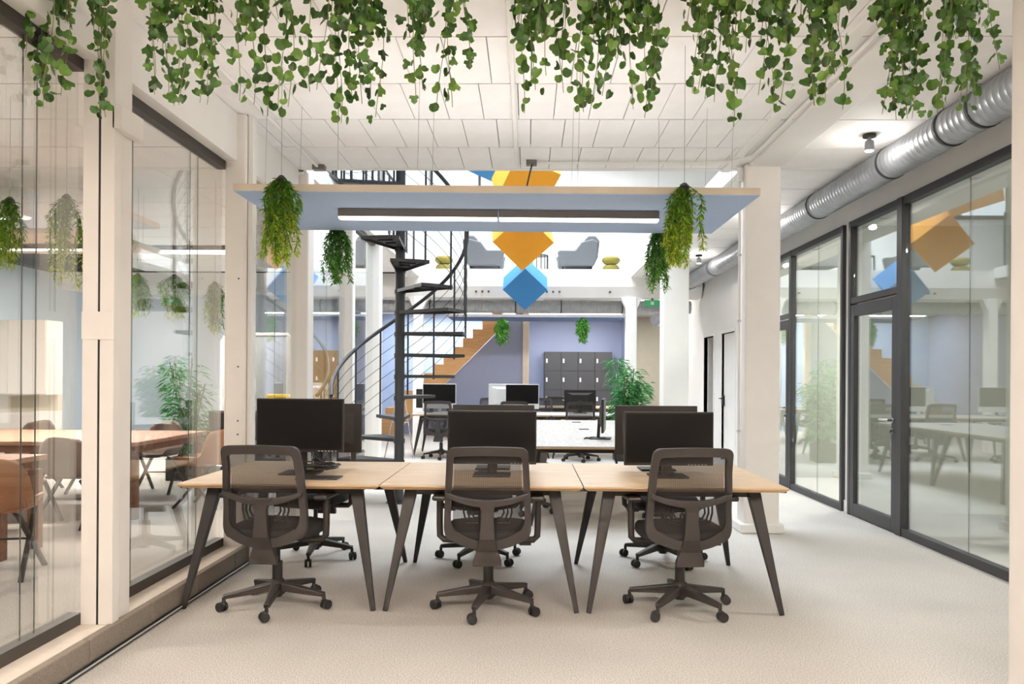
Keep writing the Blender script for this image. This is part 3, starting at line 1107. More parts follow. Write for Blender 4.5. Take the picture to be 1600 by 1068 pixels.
_fr = [o for o in bpy.data.objects if o.name.startswith('task_chair')]
for o, dg in zip(sorted(_fr, key=lambda q: q.name), (54, 29, 2, 20, 47, 33)):
    spin_base(o, dg)
GM = 'task chairs tucked under the middle bench'
place(chair, (-0.02, 7.95, 0), R(-92), 'black task chair under the middle bench, behind the centre monitor', GM)
place(chair, (1.36, 7.85, 0), R(94), 'black task chair under the middle bench, behind the monitors by the cream column', GM)
place(chair, (-0.05, 9.6, 0), R(-80), 'black task chair farther along the stair side of the middle bench', GM)
GB = 'task chairs at the far bench'
place(chair, (-1.47, 13.05, 0), R(-8), 'grey black task chair in full view beside the spiral stair pole', GB)
place(chair, (-0.24, 13.15, 0), R(3), 'task chair in front of the silver computer', GB)
place(chair, (0.88, 12.85, 0), R(-4), 'task chair whose backrest stands before the dark monitor near the bamboo', GB)
for x, y, rz, lb in ((-0.72, 14.75, 176, 'task chair behind the far bench left of the silver computer'),
                     (0.26, 14.8, 183, 'task chair behind the far bench right of the silver computer'),
                     (-0.55, 16.35, 2, 'task chair of the row before the lockers, just left of the silver computer'),
                     (0.62, 16.4, -4, 'task chair of the row before the lockers, backed by the locker doors')):
    place(chair, (x, y, 0), R(rz), lb, GB)


# ---------------------------------------------------------------- monitors
def make_monitor(w=0.575, h=0.345, zc=1.03, shell=BEZEL, chin=0.0):
    """screen faces -Y; origin at the foot of the stand on the desk top"""
    t = thing('monitor', '', 'monitor')
    zb, zt = zc - h / 2, zc + h / 2
    MB().box(-w / 2, w / 2, -0.012, 0.012, zb, zt).build('shell', shell, t, bevel=0.004)
    bk = MB()
    bk.add([(-w / 2 + 0.05, 0.012, zb + 0.05), (w / 2 - 0.05, 0.012, zb + 0.05), (w / 2 - 0.05, 0.012, zt - 0.05), (-w / 2 + 0.05, 0.012, zt - 0.05),
            (-0.14, 0.04, zb + 0.09), (0.14, 0.04, zb + 0.09), (0.14, 0.04, zt - 0.09), (-0.14, 0.04, zt - 0.09)],
           [(4, 5, 6, 7), (0, 1, 5, 4), (1, 2, 6, 5), (2, 3, 7, 6), (3, 0, 4, 7)])
    bk.build('rear_cover', shell, t)
    e = 0.010
    MB().box(-w / 2 + e, w / 2 - e, -0.0135, -0.0115, zb + e + 0.008 + chin, zt - e).build('screen', SCREEN, t)
    bt = MB()
    for k in range(6):
        x = w / 2 - 0.05 - 0.022 * k
        bt.box(x - 0.006, x + 0.006, -0.0135, -0.0118, zb + 0.004, zb + 0.009)
    bt.build('buttons', SILVER, t)
    MB().bar((0, 0.055, 0.0), (0, 0.045, zc - 0.02), 0.06, 0.03).build('stand_neck', shell, t, bevel=0.006)
    MB().box(-0.12, 0.12, -0.08, 0.12, 0.0, 0.012).build('stand_base', shell, t, bevel=0.005)
    return t


H = 0.746
mon = make_monitor(zc=0.248)
monh = make_monitor(zc=0.318)
monr = make_monitor(zc=0.272)
GMn = 'monitors on the front bench'
place(monh, (-1.48, 4.98, H), R(-2), 'black monitor raised above trailing cables on the desk by the kerb', GMn)
place(mon, (-0.23, 4.97, H), 0, 'black monitor behind the middle chair, its screen facing the photographer', GMn)
place(mon, (0.91, 4.97, H), R(1.5), 'black monitor on the desk by the broad cream column, screen facing the photographer', GMn)
place(monr, (-1.46, 5.42, H), R(178), 'rear monitor peeking out beyond the monitor by the kerb', GMn)
place(monr, (-0.24, 5.40, H), R(180), 'rear monitor whose top edge shows above the middle monitor', GMn)
place(monr, (0.90, 5.40, H), R(181), 'rear monitor showing a dark sliver left of the monitor by the column', GMn)
place(mon, (0.80, 8.1, H), R(82), 'black monitor seen edge on, standing alone on the middle bench', 'monitors farther back')
for x, y, z, rz, lb in ((0.95, 14.0, 0.0, 180, 'dark back of a monitor before the lockers'),
                        (-1.75, 14.0, 0.0, 180, 'dark monitor back behind the white framed screen'),):
    place(mon, (x, y, H + z), R(rz), lb, 'monitors farther back')
imac = make_monitor(0.60, 0.44, 0.30, SILVER, 0.075)
imac.name = 'computer_display'
imac['category'] = 'computer'
place(imac, (-0.10, 13.75, H), R(-3), 'silver all-in-one computer on the far bench', 'silver computers on the far bench')
place(imac, (-0.42, 14.1, H), R(180), 'white back of a computer beside the silver all-in-one', 'silver computers on the far bench')
place(imac, (-1.58, 13.7, H), R(-2), 'white framed screen on the far bench above the full-view chair', 'silver computers on the far bench')


# ---------------------------------------------------------------- cables on the desk by the kerb, adapters
def cable(pts, r, label, cat='cable', group=None, name='cable'):
    o = MB().tube(pts, r, 6).build(name, CABLEM, None, smooth=True)
    return tag(o, label, cat, group)


CB = []
for k in range(6):
    pts = []
    a0 = random.uniform(0, 6)
    for i in range(22):
        u = i / 21
        a = a0 + u * 9
        rr = 0.07 + 0.05 * math.sin(3 * u * PI + k)
        pts.append((-1.36 + rr * math.cos(a) * 1.25 + 0.04 * math.sin(k * 2.1), 4.99 + rr * math.sin(a) * 0.8, H + 0.018 + 0.007 * k + 0.03 * abs(math.sin(u * 5 + k))))
    pts.append((-1.42, 5.02, H + 0.12 + 0.02 * k))
    CB.append((pts, 0.0035))
heap = thing('cable_heap', 'tangled heap of black cables under the raised monitor by the kerb', 'cables')
for p_, r_ in CB:
    MB().tube(p_, r_, 6).build('cable', CABLEM, heap, smooth=True)
pts = [(0.70 + 0.10 * math.cos(a) + 0.02 * math.sin(3 * a), 8.02 + 0.09 * math.sin(a), H + 0.012 + 0.004 * math.sin(5 * a)) for a in [i * 0.35 for i in range(30)]]
cable(pts, 0.006, 'black cable coiled at the foot of the edge-on monitor')
pad = MB().box(-0.13, 0.13, -0.08, 0.08, 0, 0.008).build('desk_pad', PLASTIC, None, bevel=0.003)
pad.location = (-1.30, 4.78, H)
tag(pad, 'small dark pad lying before the cable heap', 'desk pad')


# ================================================================== HANGING BOARDS, LAMPS, DUCTS
def hanging_board(name, label, x0, x1, y0, y1, z, th, under, tilt=0.0, wires=True, edge=None):
    t = thing(name, label, 'acoustic board', ((x0 + x1) / 2, (y0 + y1) / 2, z))
    t.rotation_euler = (0, tilt, 0)
    w, d = (x1 - x0) / 2, (y1 - y0) / 2
    MB().box(-w, w, -d, d, 0.004, th).build('panel', edge or BOARDE, t, bevel=0.002)
    MB().box(-w + 0.004, w - 0.004, -d + 0.002, d - 0.004, 0.0, 0.004).build('felt_underside', under, t)
    if wires:
        for sx in (-0.93, -0.32, 0.32, 0.93):
            for sy in (-0.6, 0.6):
                top = CZ - z if z > 2.3 and y0 < 8 else RZ - z
                MB().tube([(w * sx, d * sy, th), (w * sx + 0.01, d * sy, top)], 0.0012, 5).build('suspension_wire', WIREM, t)
    return t


TL = R(0.35)
bd = hanging_board('hanging_board', 'large sky blue acoustic board hung on wires above the front bench', -1.765, 1.365, 4.55, 5.75, 2.472, 0.046, BOARDU, TL)
MB().box(-0.35, 0.75, -0.12, 0.06, 0.046, 0.066).build('cable_tray', BOARDE, bd, bevel=0.003)
MB().tube([(0.13, 0.56, 0.046), (0.14, 0.62, 0.10), (0.16, 0.95, 0.34), (0.20, 1.45, 0.66), (0.22, 1.66, 0.80)], 0.007, 6).build('feed_cable', CABLEM, bd)


for sy in (-0.45, 0.45):  # added strips, hidden on the board top, that brighten the ceiling
    us_o = MB().box(-1.45, 1.45, sy - 0.03, sy + 0.03, 0.046, 0.062).build('added_fill_strip', LAMPBODY, bd)
    MB().box(-1.44, 1.44, sy - 0.025, sy + 0.025, 0.062, 0.065).build('added_fill_diffuser', LED, us_o)
    area('board_fill_light', (0, sy, 0.068), 2.88, 0.05, 3.0, (0.97, 0.98, 1.0), rot=(PI, 0, 0), parent=bd)


def linear_lamp(label, x0, x1, y, z, power, color=SOFT, w=0.075, h=0.062, tilt=0.0, split=True, name='linear_lamp'):
    """z is the top of the lamp"""
    t = thing(name, label, 'lamp', ((x0 + x1) / 2, y, z))
    t.rotation_euler = (0, tilt, 0)
    L = (x1 - x0) / 2
    segs = ((-L, -0.004), (0.004, L)) if split else ((-L, L),)
    for a, b in segs:
        MB().box(a, b, -w / 2, w / 2, -h + 0.012, 0).build('housing', LAMPBODY, t, bevel=0.003)
        MB().box(a + 0.004, b - 0.004, -w / 2 + 0.002, w / 2 - 0.002, -h, -h + 0.012).build('diffuser', LED, t)
    area(name + '_light', (0, 0, -h - 0.004), 2 * L - 0.02, w - 0.01, power, color, parent=t)
    return t


linear_lamp('long linear lamp glowing under the sky blue board', -1.245, 0.845, 5.02, 2.470, 5, SOFT, tilt=TL)
hb2 = hanging_board('hanging_board', 'deep blue acoustic board hung over the desks before the lockers', -1.75, 2.1, 16.6, 17.8, 2.69, 0.06, BOARDD, edge=mat('grey_board_edge', (150, 150, 156), 0.7))
linear_lamp('added hidden fill lamp washing the lilac wall behind the crosswise duct', -3.4, 2.4, 19.7, RZ - 0.003, 135, (0.95, 0.97, 1.0), w=0.2)  # added lamp out of view, lights the far walls
linear_lamp('added hidden fill lamp tucked behind the far gallery beam', -1.9, 2.2, 15.75, RZ - 0.003, 45, (0.97, 0.98, 1.0), w=0.2)  # added out of sight to lift the dim area under the gallery
linear_lamp('short added fill lamp before the beige wall', 2.85, 3.25, 19.2, RZ - 0.003, 45, SOFT, w=0.2)  # added to brighten the beige wall
hb3 = hanging_board('hanging_board', 'pale acoustic board hung over the meeting tables behind the glass', -6.4, -4.05, 7.2, 8.4, 2.72, 0.05, BOARDE)
linear_lamp('linear lamp under the pale board of the meeting room', -6.0, -4.3, 7.8, 2.718, 80, WARM)
linear_lamp('added fill lamp over the rear of the meeting room', -7.5, -4.2, 11.5, 3.30, 170, (1, 0.95, 0.9), w=0.3)  # invented fixture that brightens the back of the meeting room
linear_lamp('added fill lamp over the near end of the meeting room', -7.5, -4.2, 3.2, 3.30, 85, WARM, w=0.3)  # invented fixture, fills the near end of the room with light
# added unseen lamps behind the photographer, warm fill for the foreground
for x, lb in ((-1.2, 'added unseen fill lamp behind the photographer on the kerb side'), (1.0, 'added unseen fill lamp behind the photographer on the column side')):
    t = linear_lamp(lb, x - 0.75, x + 0.75, 0.7, 2.95, 40, WARM, w=0.25)
    area('added_fill_light', (0, 0, 0.02), 1.4, 0.2, 260, WARM, rot=(PI, 0, 0), parent=t)  # added upward fill, brightens the ceiling
linear_lamp('added fill lamp inside the nearer glazed office', 4.2, 5.3, 4.6, 2.96, 80, SOFT, w=0.25)  # added to light the nearer office interior
linear_lamp('added fill lamp inside the farther glazed office', 4.2, 5.3, 9.4, 2.96, 100, SOFT, w=0.25)  # added to light the farther office interior
linear_lamp('linear ceiling lamp in the tan tiled store', 3.7, 4.2, 14.0, 3.30, 18, SOFT, w=0.2)


def spot(x, y, label, z=CZ, power=5):
    t = thing('ceiling_spotlight', label, 'spotlight', (x, y, z), 0, 'ceiling spotlights in the right aisle')
    MB().cyl((0, 0, -0.012), 0.05, 0.024, 20).build('mounting_plate', BLACK if z == CZ else SILVER, t, smooth=True)
    MB().tube([(0, 0, -0.02), (0, 0, -0.06)], 0.014, 10).build('stem', GALV, t)
    MB().lathe([(0.026, -0.05), (0.034, -0.06), (0.036, -0.13), (0.030, -0.13)], 18).build('housing', GALV, t, smooth=True)
    MB().lathe([(0.030, -0.131), (0.030, -0.135), (0.0, -0.141)], 16).build('lens', SPOTE, t, smooth=True)
    l = bpy.data.lights.new('spot_light', 'POINT')
    l.energy = power
    l.color = SOFT
    l.shadow_soft_size = 0.03
    o = bpy.data.objects.new('spot_light', l)
    o.location = (0, 0, -0.16)
    col.objects.link(o)
    o.parent = t
    return t


spot(2.686, 6.11, 'glaring ceiling spotlight beside the round duct near the ivy')
spot(2.663, 12.06, 'ceiling spotlight farther down the right aisle above the doors')
spot(2.68, 3.3, 'ceiling spotlight over the right aisle above the photographer')
spot(2.68, 9.0, 'ceiling spotlight hidden behind the broad cream column')
spot(2.68, 16.5, 'added ceiling spotlight at the far end of the right aisle', RZ, 16)  # added for light on the rear area and the beige wall


# round galvanised ducts: ribbed tube with dark collars
def duct(name, label, p, q, r, collars, rib=0.065):
    t = thing(name, label, 'duct', p)
    p, q = Vector(p), Vector(q)
    d = q - p
    L = d.length
    n = int(L / rib)
    pts, rad = [], []
    for i in range(n + 1):
        c = d * (i / n)
        e = d.normalized() * 0.006
        pts += [c - e, c, c + e]
        rad += [r, r + 0.003, r]
    MB().tube(pts, r, 28, radii=rad).build('duct_tube', GALV, t, smooth=True)
    for y in collars:
        c = d.normalized() * y
        e = d.normalized() * 0.012
        MB().tube([c - e, c + e], r + 0.008, 28).build('collar', GALVDARK, t, smooth=True)
        MB().tube([c + Vector((0, 0, r)), c + Vector((0, 0, r + 0.12))], 0.004, 6).build('hanger', GALVDARK, t)
    return t


duct('ventilation_duct', 'long round galvanised duct along the right aisle ceiling', (3.0, -3.0, 3.18), (3.0, 16.6, 3.18), 0.132,
     [8.1, 8.5, 9.4, 11.0, 12.9, 15.4, 17.2])
duct('ventilation_duct', 'round galvanised duct running crosswise under the far gallery', (-3.15, 15.25, 2.79), (3.2, 15.25, 2.79), 0.125, [1.2, 2.9, 3.8, 5.0])
duct('ventilation_duct', 'short open duct end by the beige wall', (2.9, 17.6, 2.72), (3.32, 18.0, 2.80), 0.14, [0.3])

# conduits on the ceiling
def conduit(pts, r, label, box=None):
    t = thing('conduit', label, 'conduit')
    MB().tube(pts, r, 8).build('pipe', WHITE, t, smooth=True)
    if box:
        x, y, z, s = box
        MB().box(x - s * 1.4, x + s * 1.4, y - s, y + s, z - s * 0.6, z + s * 0.6).build('junction_box', LAMPBODY, t, bevel=0.004)
    return t


conduit([(-1.94, -3, 3.305), (-1.94, 7.02, 3.305)], 0.014, 'white conduit along the ceiling on the kerb side', (-1.93, 7.03, 3.30, 0.04))
conduit([(-0.11, -3, 3.30), (-0.11, 6.95, 3.30)], 0.017, 'white conduit down the middle of the ceiling', (0.02, 6.86, 3.297, 0.034))
conduit([(0.07, 6.86, 3.297), (1.55, 6.86, 3.297), (1.76, 6.80, 3.297), (1.92, 6.62, 3.297), (1.92, -3, 3.297)], 0.014, 'white conduit turning from the atrium edge along the beam')


# ================================================================== SPIRAL STAIR
SX, SY = -1.415, 8.45
ss = thing('spiral_staircase', 'dark steel spiral staircase with cable balustrade rising through the atrium', 'staircase', (SX, SY, 0))
RISE, STEP, RAD = 0.2345, 25.4, 0.72
MB().tube([(0, 0, 0), (0, 0, 5.0)], 0.053, 24).build('centre_pole', STEEL, ss, smooth=True)
MB().tube([(0, 0, 0), (0, 0, 0.012)], 0.14, 24).build('base_plate', STEEL, ss)


def sa(n):
    return R(80 - (n - 5) * STEP)


NT = 14
tip = []
for n in range(1, NT + 1):
    a = sa(n)
    h = R(16)
    z = RISE * n
    w = MB()
    p0 = [(0.05 * math.cos(a + s * R(80)), 0.05 * math.sin(a + s * R(80))) for s in (1, -1)]
    outr = [(RAD * math.cos(a - h + 2 * h * k / 4), RAD * math.sin(a - h + 2 * h * k / 4)) for k in range(5)]
    w.prism([p0[1]] + outr + [p0[0]], 'Z', z - 0.006, z)
    tr = w.build('tread', STEEL, ss)
    e = MB()
    for s in (-1, 1):
        b = a + s * h
        e.bar((0.05 * math.cos(a + s * R(80)), 0.05 * math.sin(a + s * R(80)), z - 0.018), (RAD * math.cos(b), RAD * math.sin(b), z - 0.018), 0.006, 0.034)
    for k in range(4):
        e.bar((outr[k][0], outr[k][1], z - 0.018), (outr[k + 1][0], outr[k + 1][1], z - 0.018), 0.006, 0.034)
    e.build('tread_rim', STEEL, tr)
    rb = MB()
    for q in (0.34, 0.52):
        rb.bar((q * math.cos(a - h * 0.6), q * math.sin(a - h * 0.6), z - 0.014), (q * math.cos(a + h * 0.6), q * math.sin(a + h * 0.6), z - 0.014), 0.01, 0.016)
    rb.build('tread_rib', BLACK, tr)
    MB().tube([(0, 0, z - 0.05), (0, 0, z + 0.0)], 0.062, 20).build('tread_collar', STEEL, tr, smooth=True)
RR = 0.735
for n in range(1, NT + 1):
    a = sa(n) + R(12)
    z = RISE * n
    p = (RR * math.cos(a), RR * math.sin(a))
    MB().tube([(p[0], p[1], z - 0.05), (p[0], p[1], z + 1.0)], 0.011, 8).build('baluster', STEEL, ss, smooth=True)


def helix(z_off, n0=0.75, n1=14.6, k=110):
    pts = []
    for i in range(k + 1):
        n = n0 + (n1 - n0) * i / k
        a = R(80 - (n - 5) * STEP) + R(12)
        pts.append((RR * math.cos(a), RR * math.sin(a), RISE * n + z_off))
    return pts


MB().tube(helix(1.0), 0.021, 12).build('handrail', STEEL, ss, smooth=True)
for k in range(6):
    MB().tube(helix(0.12 + 0.145 * k, k=90), 0.0035, 5).build('cable_rail', STEEL, ss)
# landing and gallery balustrade at the head of the stair
ld = MB()
a1 = sa(15)
ld.prism([(0.05, -0.05), (0.05 + RAD * math.cos(sa(14) - R(16)), RAD * math.sin(sa(14) - R(16))), (-0.70, -0.72), (-0.72, 0.30), (0.0, 0.06)], 'Z', MZ + 0.03, MZ + 0.07)
ld.build('landing', STEEL, ss)
lr = MB()
for x, y in ((-0.70, -0.72), (-0.70, -0.2), (-0.70, 0.30), (-0.35, 0.18), (0.0, 0.06)):
    lr.tube([(x, y, MZ), (x, y, MZ + 1.05)], 0.014, 8)
for z in (0.25, 0.5, 0.75):
    lr.tube([(-0.70, -0.72, MZ + z), (-0.70, 0.30, MZ + z), (0, 0.06, MZ + z)], 0.004, 5)
lr.tube([(-0.70, -0.72, MZ + 1.05), (-0.70, 0.30, MZ + 1.05), (0, 0.06, MZ + 1.05)], 0.02, 8)
lr.build('landing_railing', STEEL, ss)
rl = thing('gallery_railing', 'dark steel gallery railing glimpsed above the board beside the spiral stair', 'railing', (-1.9, 9.3, MZ))
for k in range(7):
    MB().tube([(0, k * 0.85, 0), (0, k * 0.85, 1.05)], 0.018, 8).build('post', STEEL, rl)
MB().tube([(0, 0, 1.05), (0, 5.1, 1.05)], 0.02, 8).build('handrail', STEEL, rl)
for z in (0.2, 0.4, 0.6, 0.8):
    MB().tube([(0, 0, z), (0, 5.1, z)], 0.004, 5).build('cable_rail', STEEL, rl)
rl.location.x = AX0 - 0.06
# upper windows glimpsed over the board
wu = tag(bpy.data.objects.new('window_11', None), 'upper gallery window glimpsed above the hanging board', None, None, 'structure')
col.objects.link(wu)
for k in range(4):
    x = -4.6 + k * 1.15
    MB().box(x, x + 1.0, 18.36, 18.39, 5.3, 6.4).build('pane', emit_mat('sky_window_%d' % k, (0.80, 0.91, 1.0), 1.3), wu)
    MB().box(x - 0.06, x, 18.34, 18.40, 5.2, 6.5).build('frame', FRAME, wu)
MB().box(-4.66, -0.1, 18.34, 18.40, 5.2, 5.28).build('frame', FRAME, wu)


# ================================================================== HANGING CUBES
def cube(label, c, s, m, roll, tilt, yaw=0.0, wire=True):
    t = thing('hanging_cube', label, 'cube', c, 0, 'felt cubes hung in the atrium')
    rot = Matrix.Rotation(R(yaw), 3, 'Z') @ Matrix.Rotation(R(tilt), 3, 'X') @ Matrix.Rotation(R(roll), 3, 'Y')
    MB().obox((0, 0, 0), (s, s, s), rot).build('cube_body', m, t, bevel=0.004)
    if wire:
        top = max((rot @ Vector((a, b, d))).z for a in (-1, 1) for b in (-1, 1) for d in (-1, 1)) * s / 2
        MB().tube([(0, 0, top - 0.02), (0, 0, ROOF - 0.02 - c[2])], 0.002, 5).build('suspension_wire', WIREM, t)
    return t


cube('blue felt cube balanced on its corner in front of the far gallery', (-0.06, 14.0, 3.10), 0.57, BLUE, 45, 30)
cube('orange felt cube above the blue one, its lower corner showing under the board', (-0.11, 12.96, 3.80), 0.72, ORANGE, 45, 32, 4)
cube('orange felt cube seen only above the top of the hanging board', (-0.06, 11.92, 4.50), 0.74, ORANGE, 20, 38, 10)
cube('pale blue felt cube peeking out above the board beside the upper orange one', (-0.62, 12.96, 5.15), 0.62, BLUE, 30, 34, -20)


# ================================================================== FAR GALLERY FURNITURE
def armchair(label, x, y, face):
    t = thing('lounge_armchair', label, 'armchair', (x, y, MZ), 0 if face > 0 else PI, 'grey armchairs on the far gallery')
    # profile in (x,z), facing +x
    arm = [(-0.34, 0.10), (0.30, 0.10), (0.36, 0.36), (0.34, 0.40), (0.02, 0.40), (-0.10, 0.56), (-0.32, 0.62), (-0.42, 0.56), (-0.42, 0.28)]
    for s in (-1, 1):
        MB().prism(arm, 'Y', s * 0.36 - 0.06, s * 0.36 + 0.06).build('side_panel', GREYFAB, t, bevel=0.03, seg=3)
    MB().prism([(-0.42, 0.25), (-0.24, 0.25), (-0.16, 0.62), (-0.24, 0.70), (-0.38, 0.70), (-0.46, 0.60)], 'Y', -0.32, 0.32).build('backrest', GREYFAB, t, bevel=0.03, seg=3)
    MB().box(-0.26, 0.34, -0.31, 0.31, 0.14, 0.36).build('seat_cushion', GREYFAB, t, bevel=0.04, seg=3)
    for sx in (-0.28, 0.24):
        for sy in (-0.3, 0.3):
            MB().tube([(sx, sy, 0.12), (sx * 1.15, sy * 1.1, 0.0)], 0.014, 8).build('leg', BLACK, t)
    return t


armchair('grey armchair left of the orange cube on the far gallery', -0.83, 15.25, 1)
armchair('grey armchair right of the orange cube on the far gallery', 0.92, 15.25, -1)


def pebble_stool(label, x, y):
    t = thing('pebble_stool', label, 'stool', (x, y, MZ), 0, 'olive pebble stools on the far gallery')
    MB().lathe([(0.10, 0.0), (0.155, 0.02), (0.165, 0.07), (0.13, 0.12), (0.06, 0.135)], 20).build('lower_cushion', OLIVE, t, smooth=True)
    MB().lathe([(0.06, 0.13), (0.13, 0.15), (0.175, 0.20), (0.175, 0.24), (0.14, 0.28), (0.05, 0.295)], 20).build('upper_cushion', OLIVE, t, smooth=True)


pebble_stool('olive stacked pebble stool beyond the armchair on the column side', 1.60, 14.95)
pebble_stool('olive stacked pebble stool behind the spiral stair handrail', -1.65, 14.95)
ct = thing('wire_side_table', 'black wire drum table between the two grey armchairs', 'side table', (0.16, 15.1, MZ))
for z in (0.01, 0.33):
    MB().tube([(0.22 * math.cos(a), 0.22 * math.sin(a), z) for a in [2 * PI * i / 24 for i in range(25)]], 0.008, 6).build('ring', BLACK, ct)
for k in range(16):
    a = 2 * PI * k / 16
    MB().tube([(0.22 * math.cos(a), 0.22 * math.sin(a), 0.01), (0.22 * math.cos(a), 0.22 * math.sin(a), 0.33)], 0.008, 5).build('wire', BLACK, ct)
MB().lathe([(0.20, 0.325), (0.215, 0.33), (0.215, 0.338), (0.0, 0.338)], 24).build('table_top', BLACK, ct)
for x, lb in ((-1.25, 'grey framed panel on the gallery wall behind the stair handrail'),):
    pn = MB().box(-0.12, 0.12, -0.02, 0.02, 0, 0.9).build('wall_panel', GREYW, None)
    pn.location = (x, 18.37, MZ + 0.4)
    tag(pn, lb, 'panel')


# ================================================================== WOODEN STAIR, LOCKERS, FAR DETAILS
ws = thing('wooden_stair', 'honey coloured wooden stair climbing past the pale blue wall', 'staircase', (0, 18.5, 0))
rise, run = 0.212, 0.2334
nst = 14
for k in range(nst):
    z1 = rise * (k + 1)
    x0 = -2.447 + run * ((z1 - 1.537) / rise)
    MB().box(x0, x0 + run + 0.02, 0.04, 1.05, z1 - 0.03, z1).build('tread', STAIRWOOD, ws)
    MB().box(x0, x0 + 0.02, 0.04, 1.05, z1 - rise, z1 - 0.03).build('riser', STAIRWOOD, ws)
poly = []
for k in range(nst):
    z1 = rise * (k + 1)
    x0 = -2.447 + run * ((z1 - 1.537) / rise)
    poly += [(x0, z1 - rise), (x0, z1)]
xe = poly[-1][0] + run
poly += [(xe, poly[-1][1]), (xe, poly[-1][1] - 0.26), (-3.55, 0.0)]
low = [(xe, poly[-3][1]), (xe, 2.60), (-3.2, 0.0)]
poly = poly[:-3] + low
MB().prism(poly, 'Y', 0.0, 0.05).build('stringer', STAIRWOOD, ws)

lk = thing('locker_bank', 'charcoal bank of lockers with pale handles against the lilac wall', 'lockers', (1.37, 21.25, 0))
MB().box(-0.93, 0.93, -0.20, 0.24, 0, 2.10).build('carcass', BLACK, lk)
for i in range(4):
    for j in range(4):
        x = -0.92 + 0.46 * i
        z = 0.02 + 0.52 * j
        d = MB().box(x + 0.004, x + 0.456, -0.225, -0.20, z + 0.004, z + 0.512).build('door', LOCKER, lk)
        MB().box(x + 0.045, x + 0.085, -0.235, -0.225, z + 0.22, z + 0.33).build('handle', WHITE, d)

ex = thing('exit_sign', 'x', 'sign', (2.38, 14.8, 2.92))
MB().box(-0.15, 0.15, -0.015, 0.015, -0.15, -0.03).build('sign_plate', GREENSIGN, ex)
MB().box(-0.03, 0.03, -0.017, -0.013, -0.12, -0.06).build('running_figure', WHITE, ex)
MB().box(-0.02, 0.02, -0.01, 0.01, -0.03, 0.0).build('bracket', BLACK, ex)
tag(ex, 'small green emergency exit sign under the gallery by the white column', 'sign')
dt = MB().lathe([(0.09, 0.0), (0.08, -0.05), (0.04, -0.07)], 16).build('smoke_detector', WHITE, None, smooth=True)
dt.location = (0.25, 16.2, RZ)
tag(dt, 'round smoke detector on the ceiling before the deep blue board', 'detector')


es = thing('easel', 'slim grey metal easel standing behind the foot of the stair pole', 'easel', (-2.15, 13.0, 0))
for a, b in (((-0.02, 0, 1.25), (-0.26, -0.1, 0)), ((0.02, 0, 1.25), (0.24, -0.1, 0)), ((0, 0.02, 1.25), (0, 0.35, 0))):
    MB().tube([a, b], 0.012, 8).build('leg', CHROME, es)
MB().tube([(-0.15, -0.05, 0.62), (0.14, -0.05, 0.62)], 0.008, 6).build('crossbar', CHROME, es)


# ================================================================== PLANTS
def leaf_blade(mb, p, d, L, W, droop, var, rng):
    """one bent lance-shaped leaf"""
    d = Vector(d).normalized()
    s = d.cross(Vector((rng.uniform(-.3, .3), rng.uniform(-.3, .3), 1)))
    if s.length < 1e-3:
        s = Vector((1, 0, 0))
    s.normalize()
    p = Vector(p)
    m = p + d * L * 0.45 + Vector((0, 0, -droop * 0.25 * L))
    e = p + d * L * 0.9 + Vector((0, 0, -droop * L))
    o = len(mb.v)
    mb.v += [tuple(p), tuple(m + s * W / 2), tuple(e), tuple(m - s * W / 2)]
    mb.f += [(o, o + 1, o + 2), (o, o + 2, o + 3)]
    mb.var += [var] * 4


def hanging_plant(label, loc, h, w, seed, material, wire_top, nl=700, yellow=0.5, group='trailing plants hung from the acoustic board', ls=1.0):
    rng = random.Random(seed)
    t = thing('hanging_plant', label, 'plant', loc, 0, group)
    st = MB()
    fo = MB()
    fo.var = []
    ns = 20
    for k in range(ns):
        a = rng.uniform(0, 2 * PI)
        ln = h * rng.uniform(0.55, 1.0) if k > 2 else h * rng.uniform(0.9, 1.0)
        spread = w * rng.uniform(0.12, 1.0)
        pts = []
        for i in range(9):
            u = i / 8
            rr = spread * min(1, (u * 3.2)) ** 0.7 * (1 - 0.25 * u) + 0.012
            wob = 0.02 * math.sin(6 * u + k)
            pts.append(Vector((rr * math.cos(a + 0.5 * u) + wob, rr * math.sin(a + 0.5 * u), -ln * u)))
        st.tube(pts, 0.002, 4)
        m = int(nl / ns)
        for i in range(m):
            u = (i + rng.random()) / m
            q = u * 8
            i0 = min(7, int(q))
            p = pts[i0].lerp(pts[i0 + 1], q - i0)
            b = rng.uniform(0, 2 * PI)
            d = Vector((math.cos(b), math.sin(b), rng.uniform(-1.1, 0.35)))
            v = min(1, max(0, rng.gauss(0.22 + yellow * u, 0.17)))  # yellower downwards: young leaf tone with lamp light mixed into the colour
            leaf_blade(fo, p, d, ls * rng.uniform(0.03, 0.052), ls * rng.uniform(0.010, 0.015), rng.uniform(0.1, 0.5), v, rng)
    st.build('stems', STEMBROWN, t)
    f = fo.build('foliage', material, t)
    f['kind'] = 'stuff'
    if wire_top > 0:
        MB().tube([(0, 0, -0.02), (0, 0, wire_top)], 0.0016, 5).build('suspension_wire', WIREM, t)
    MB().lathe([(0.012, 0.02), (0.03, 0.0), (0.02, -0.03)], 10).build('hanger_cap', BLACK, t)
    return t


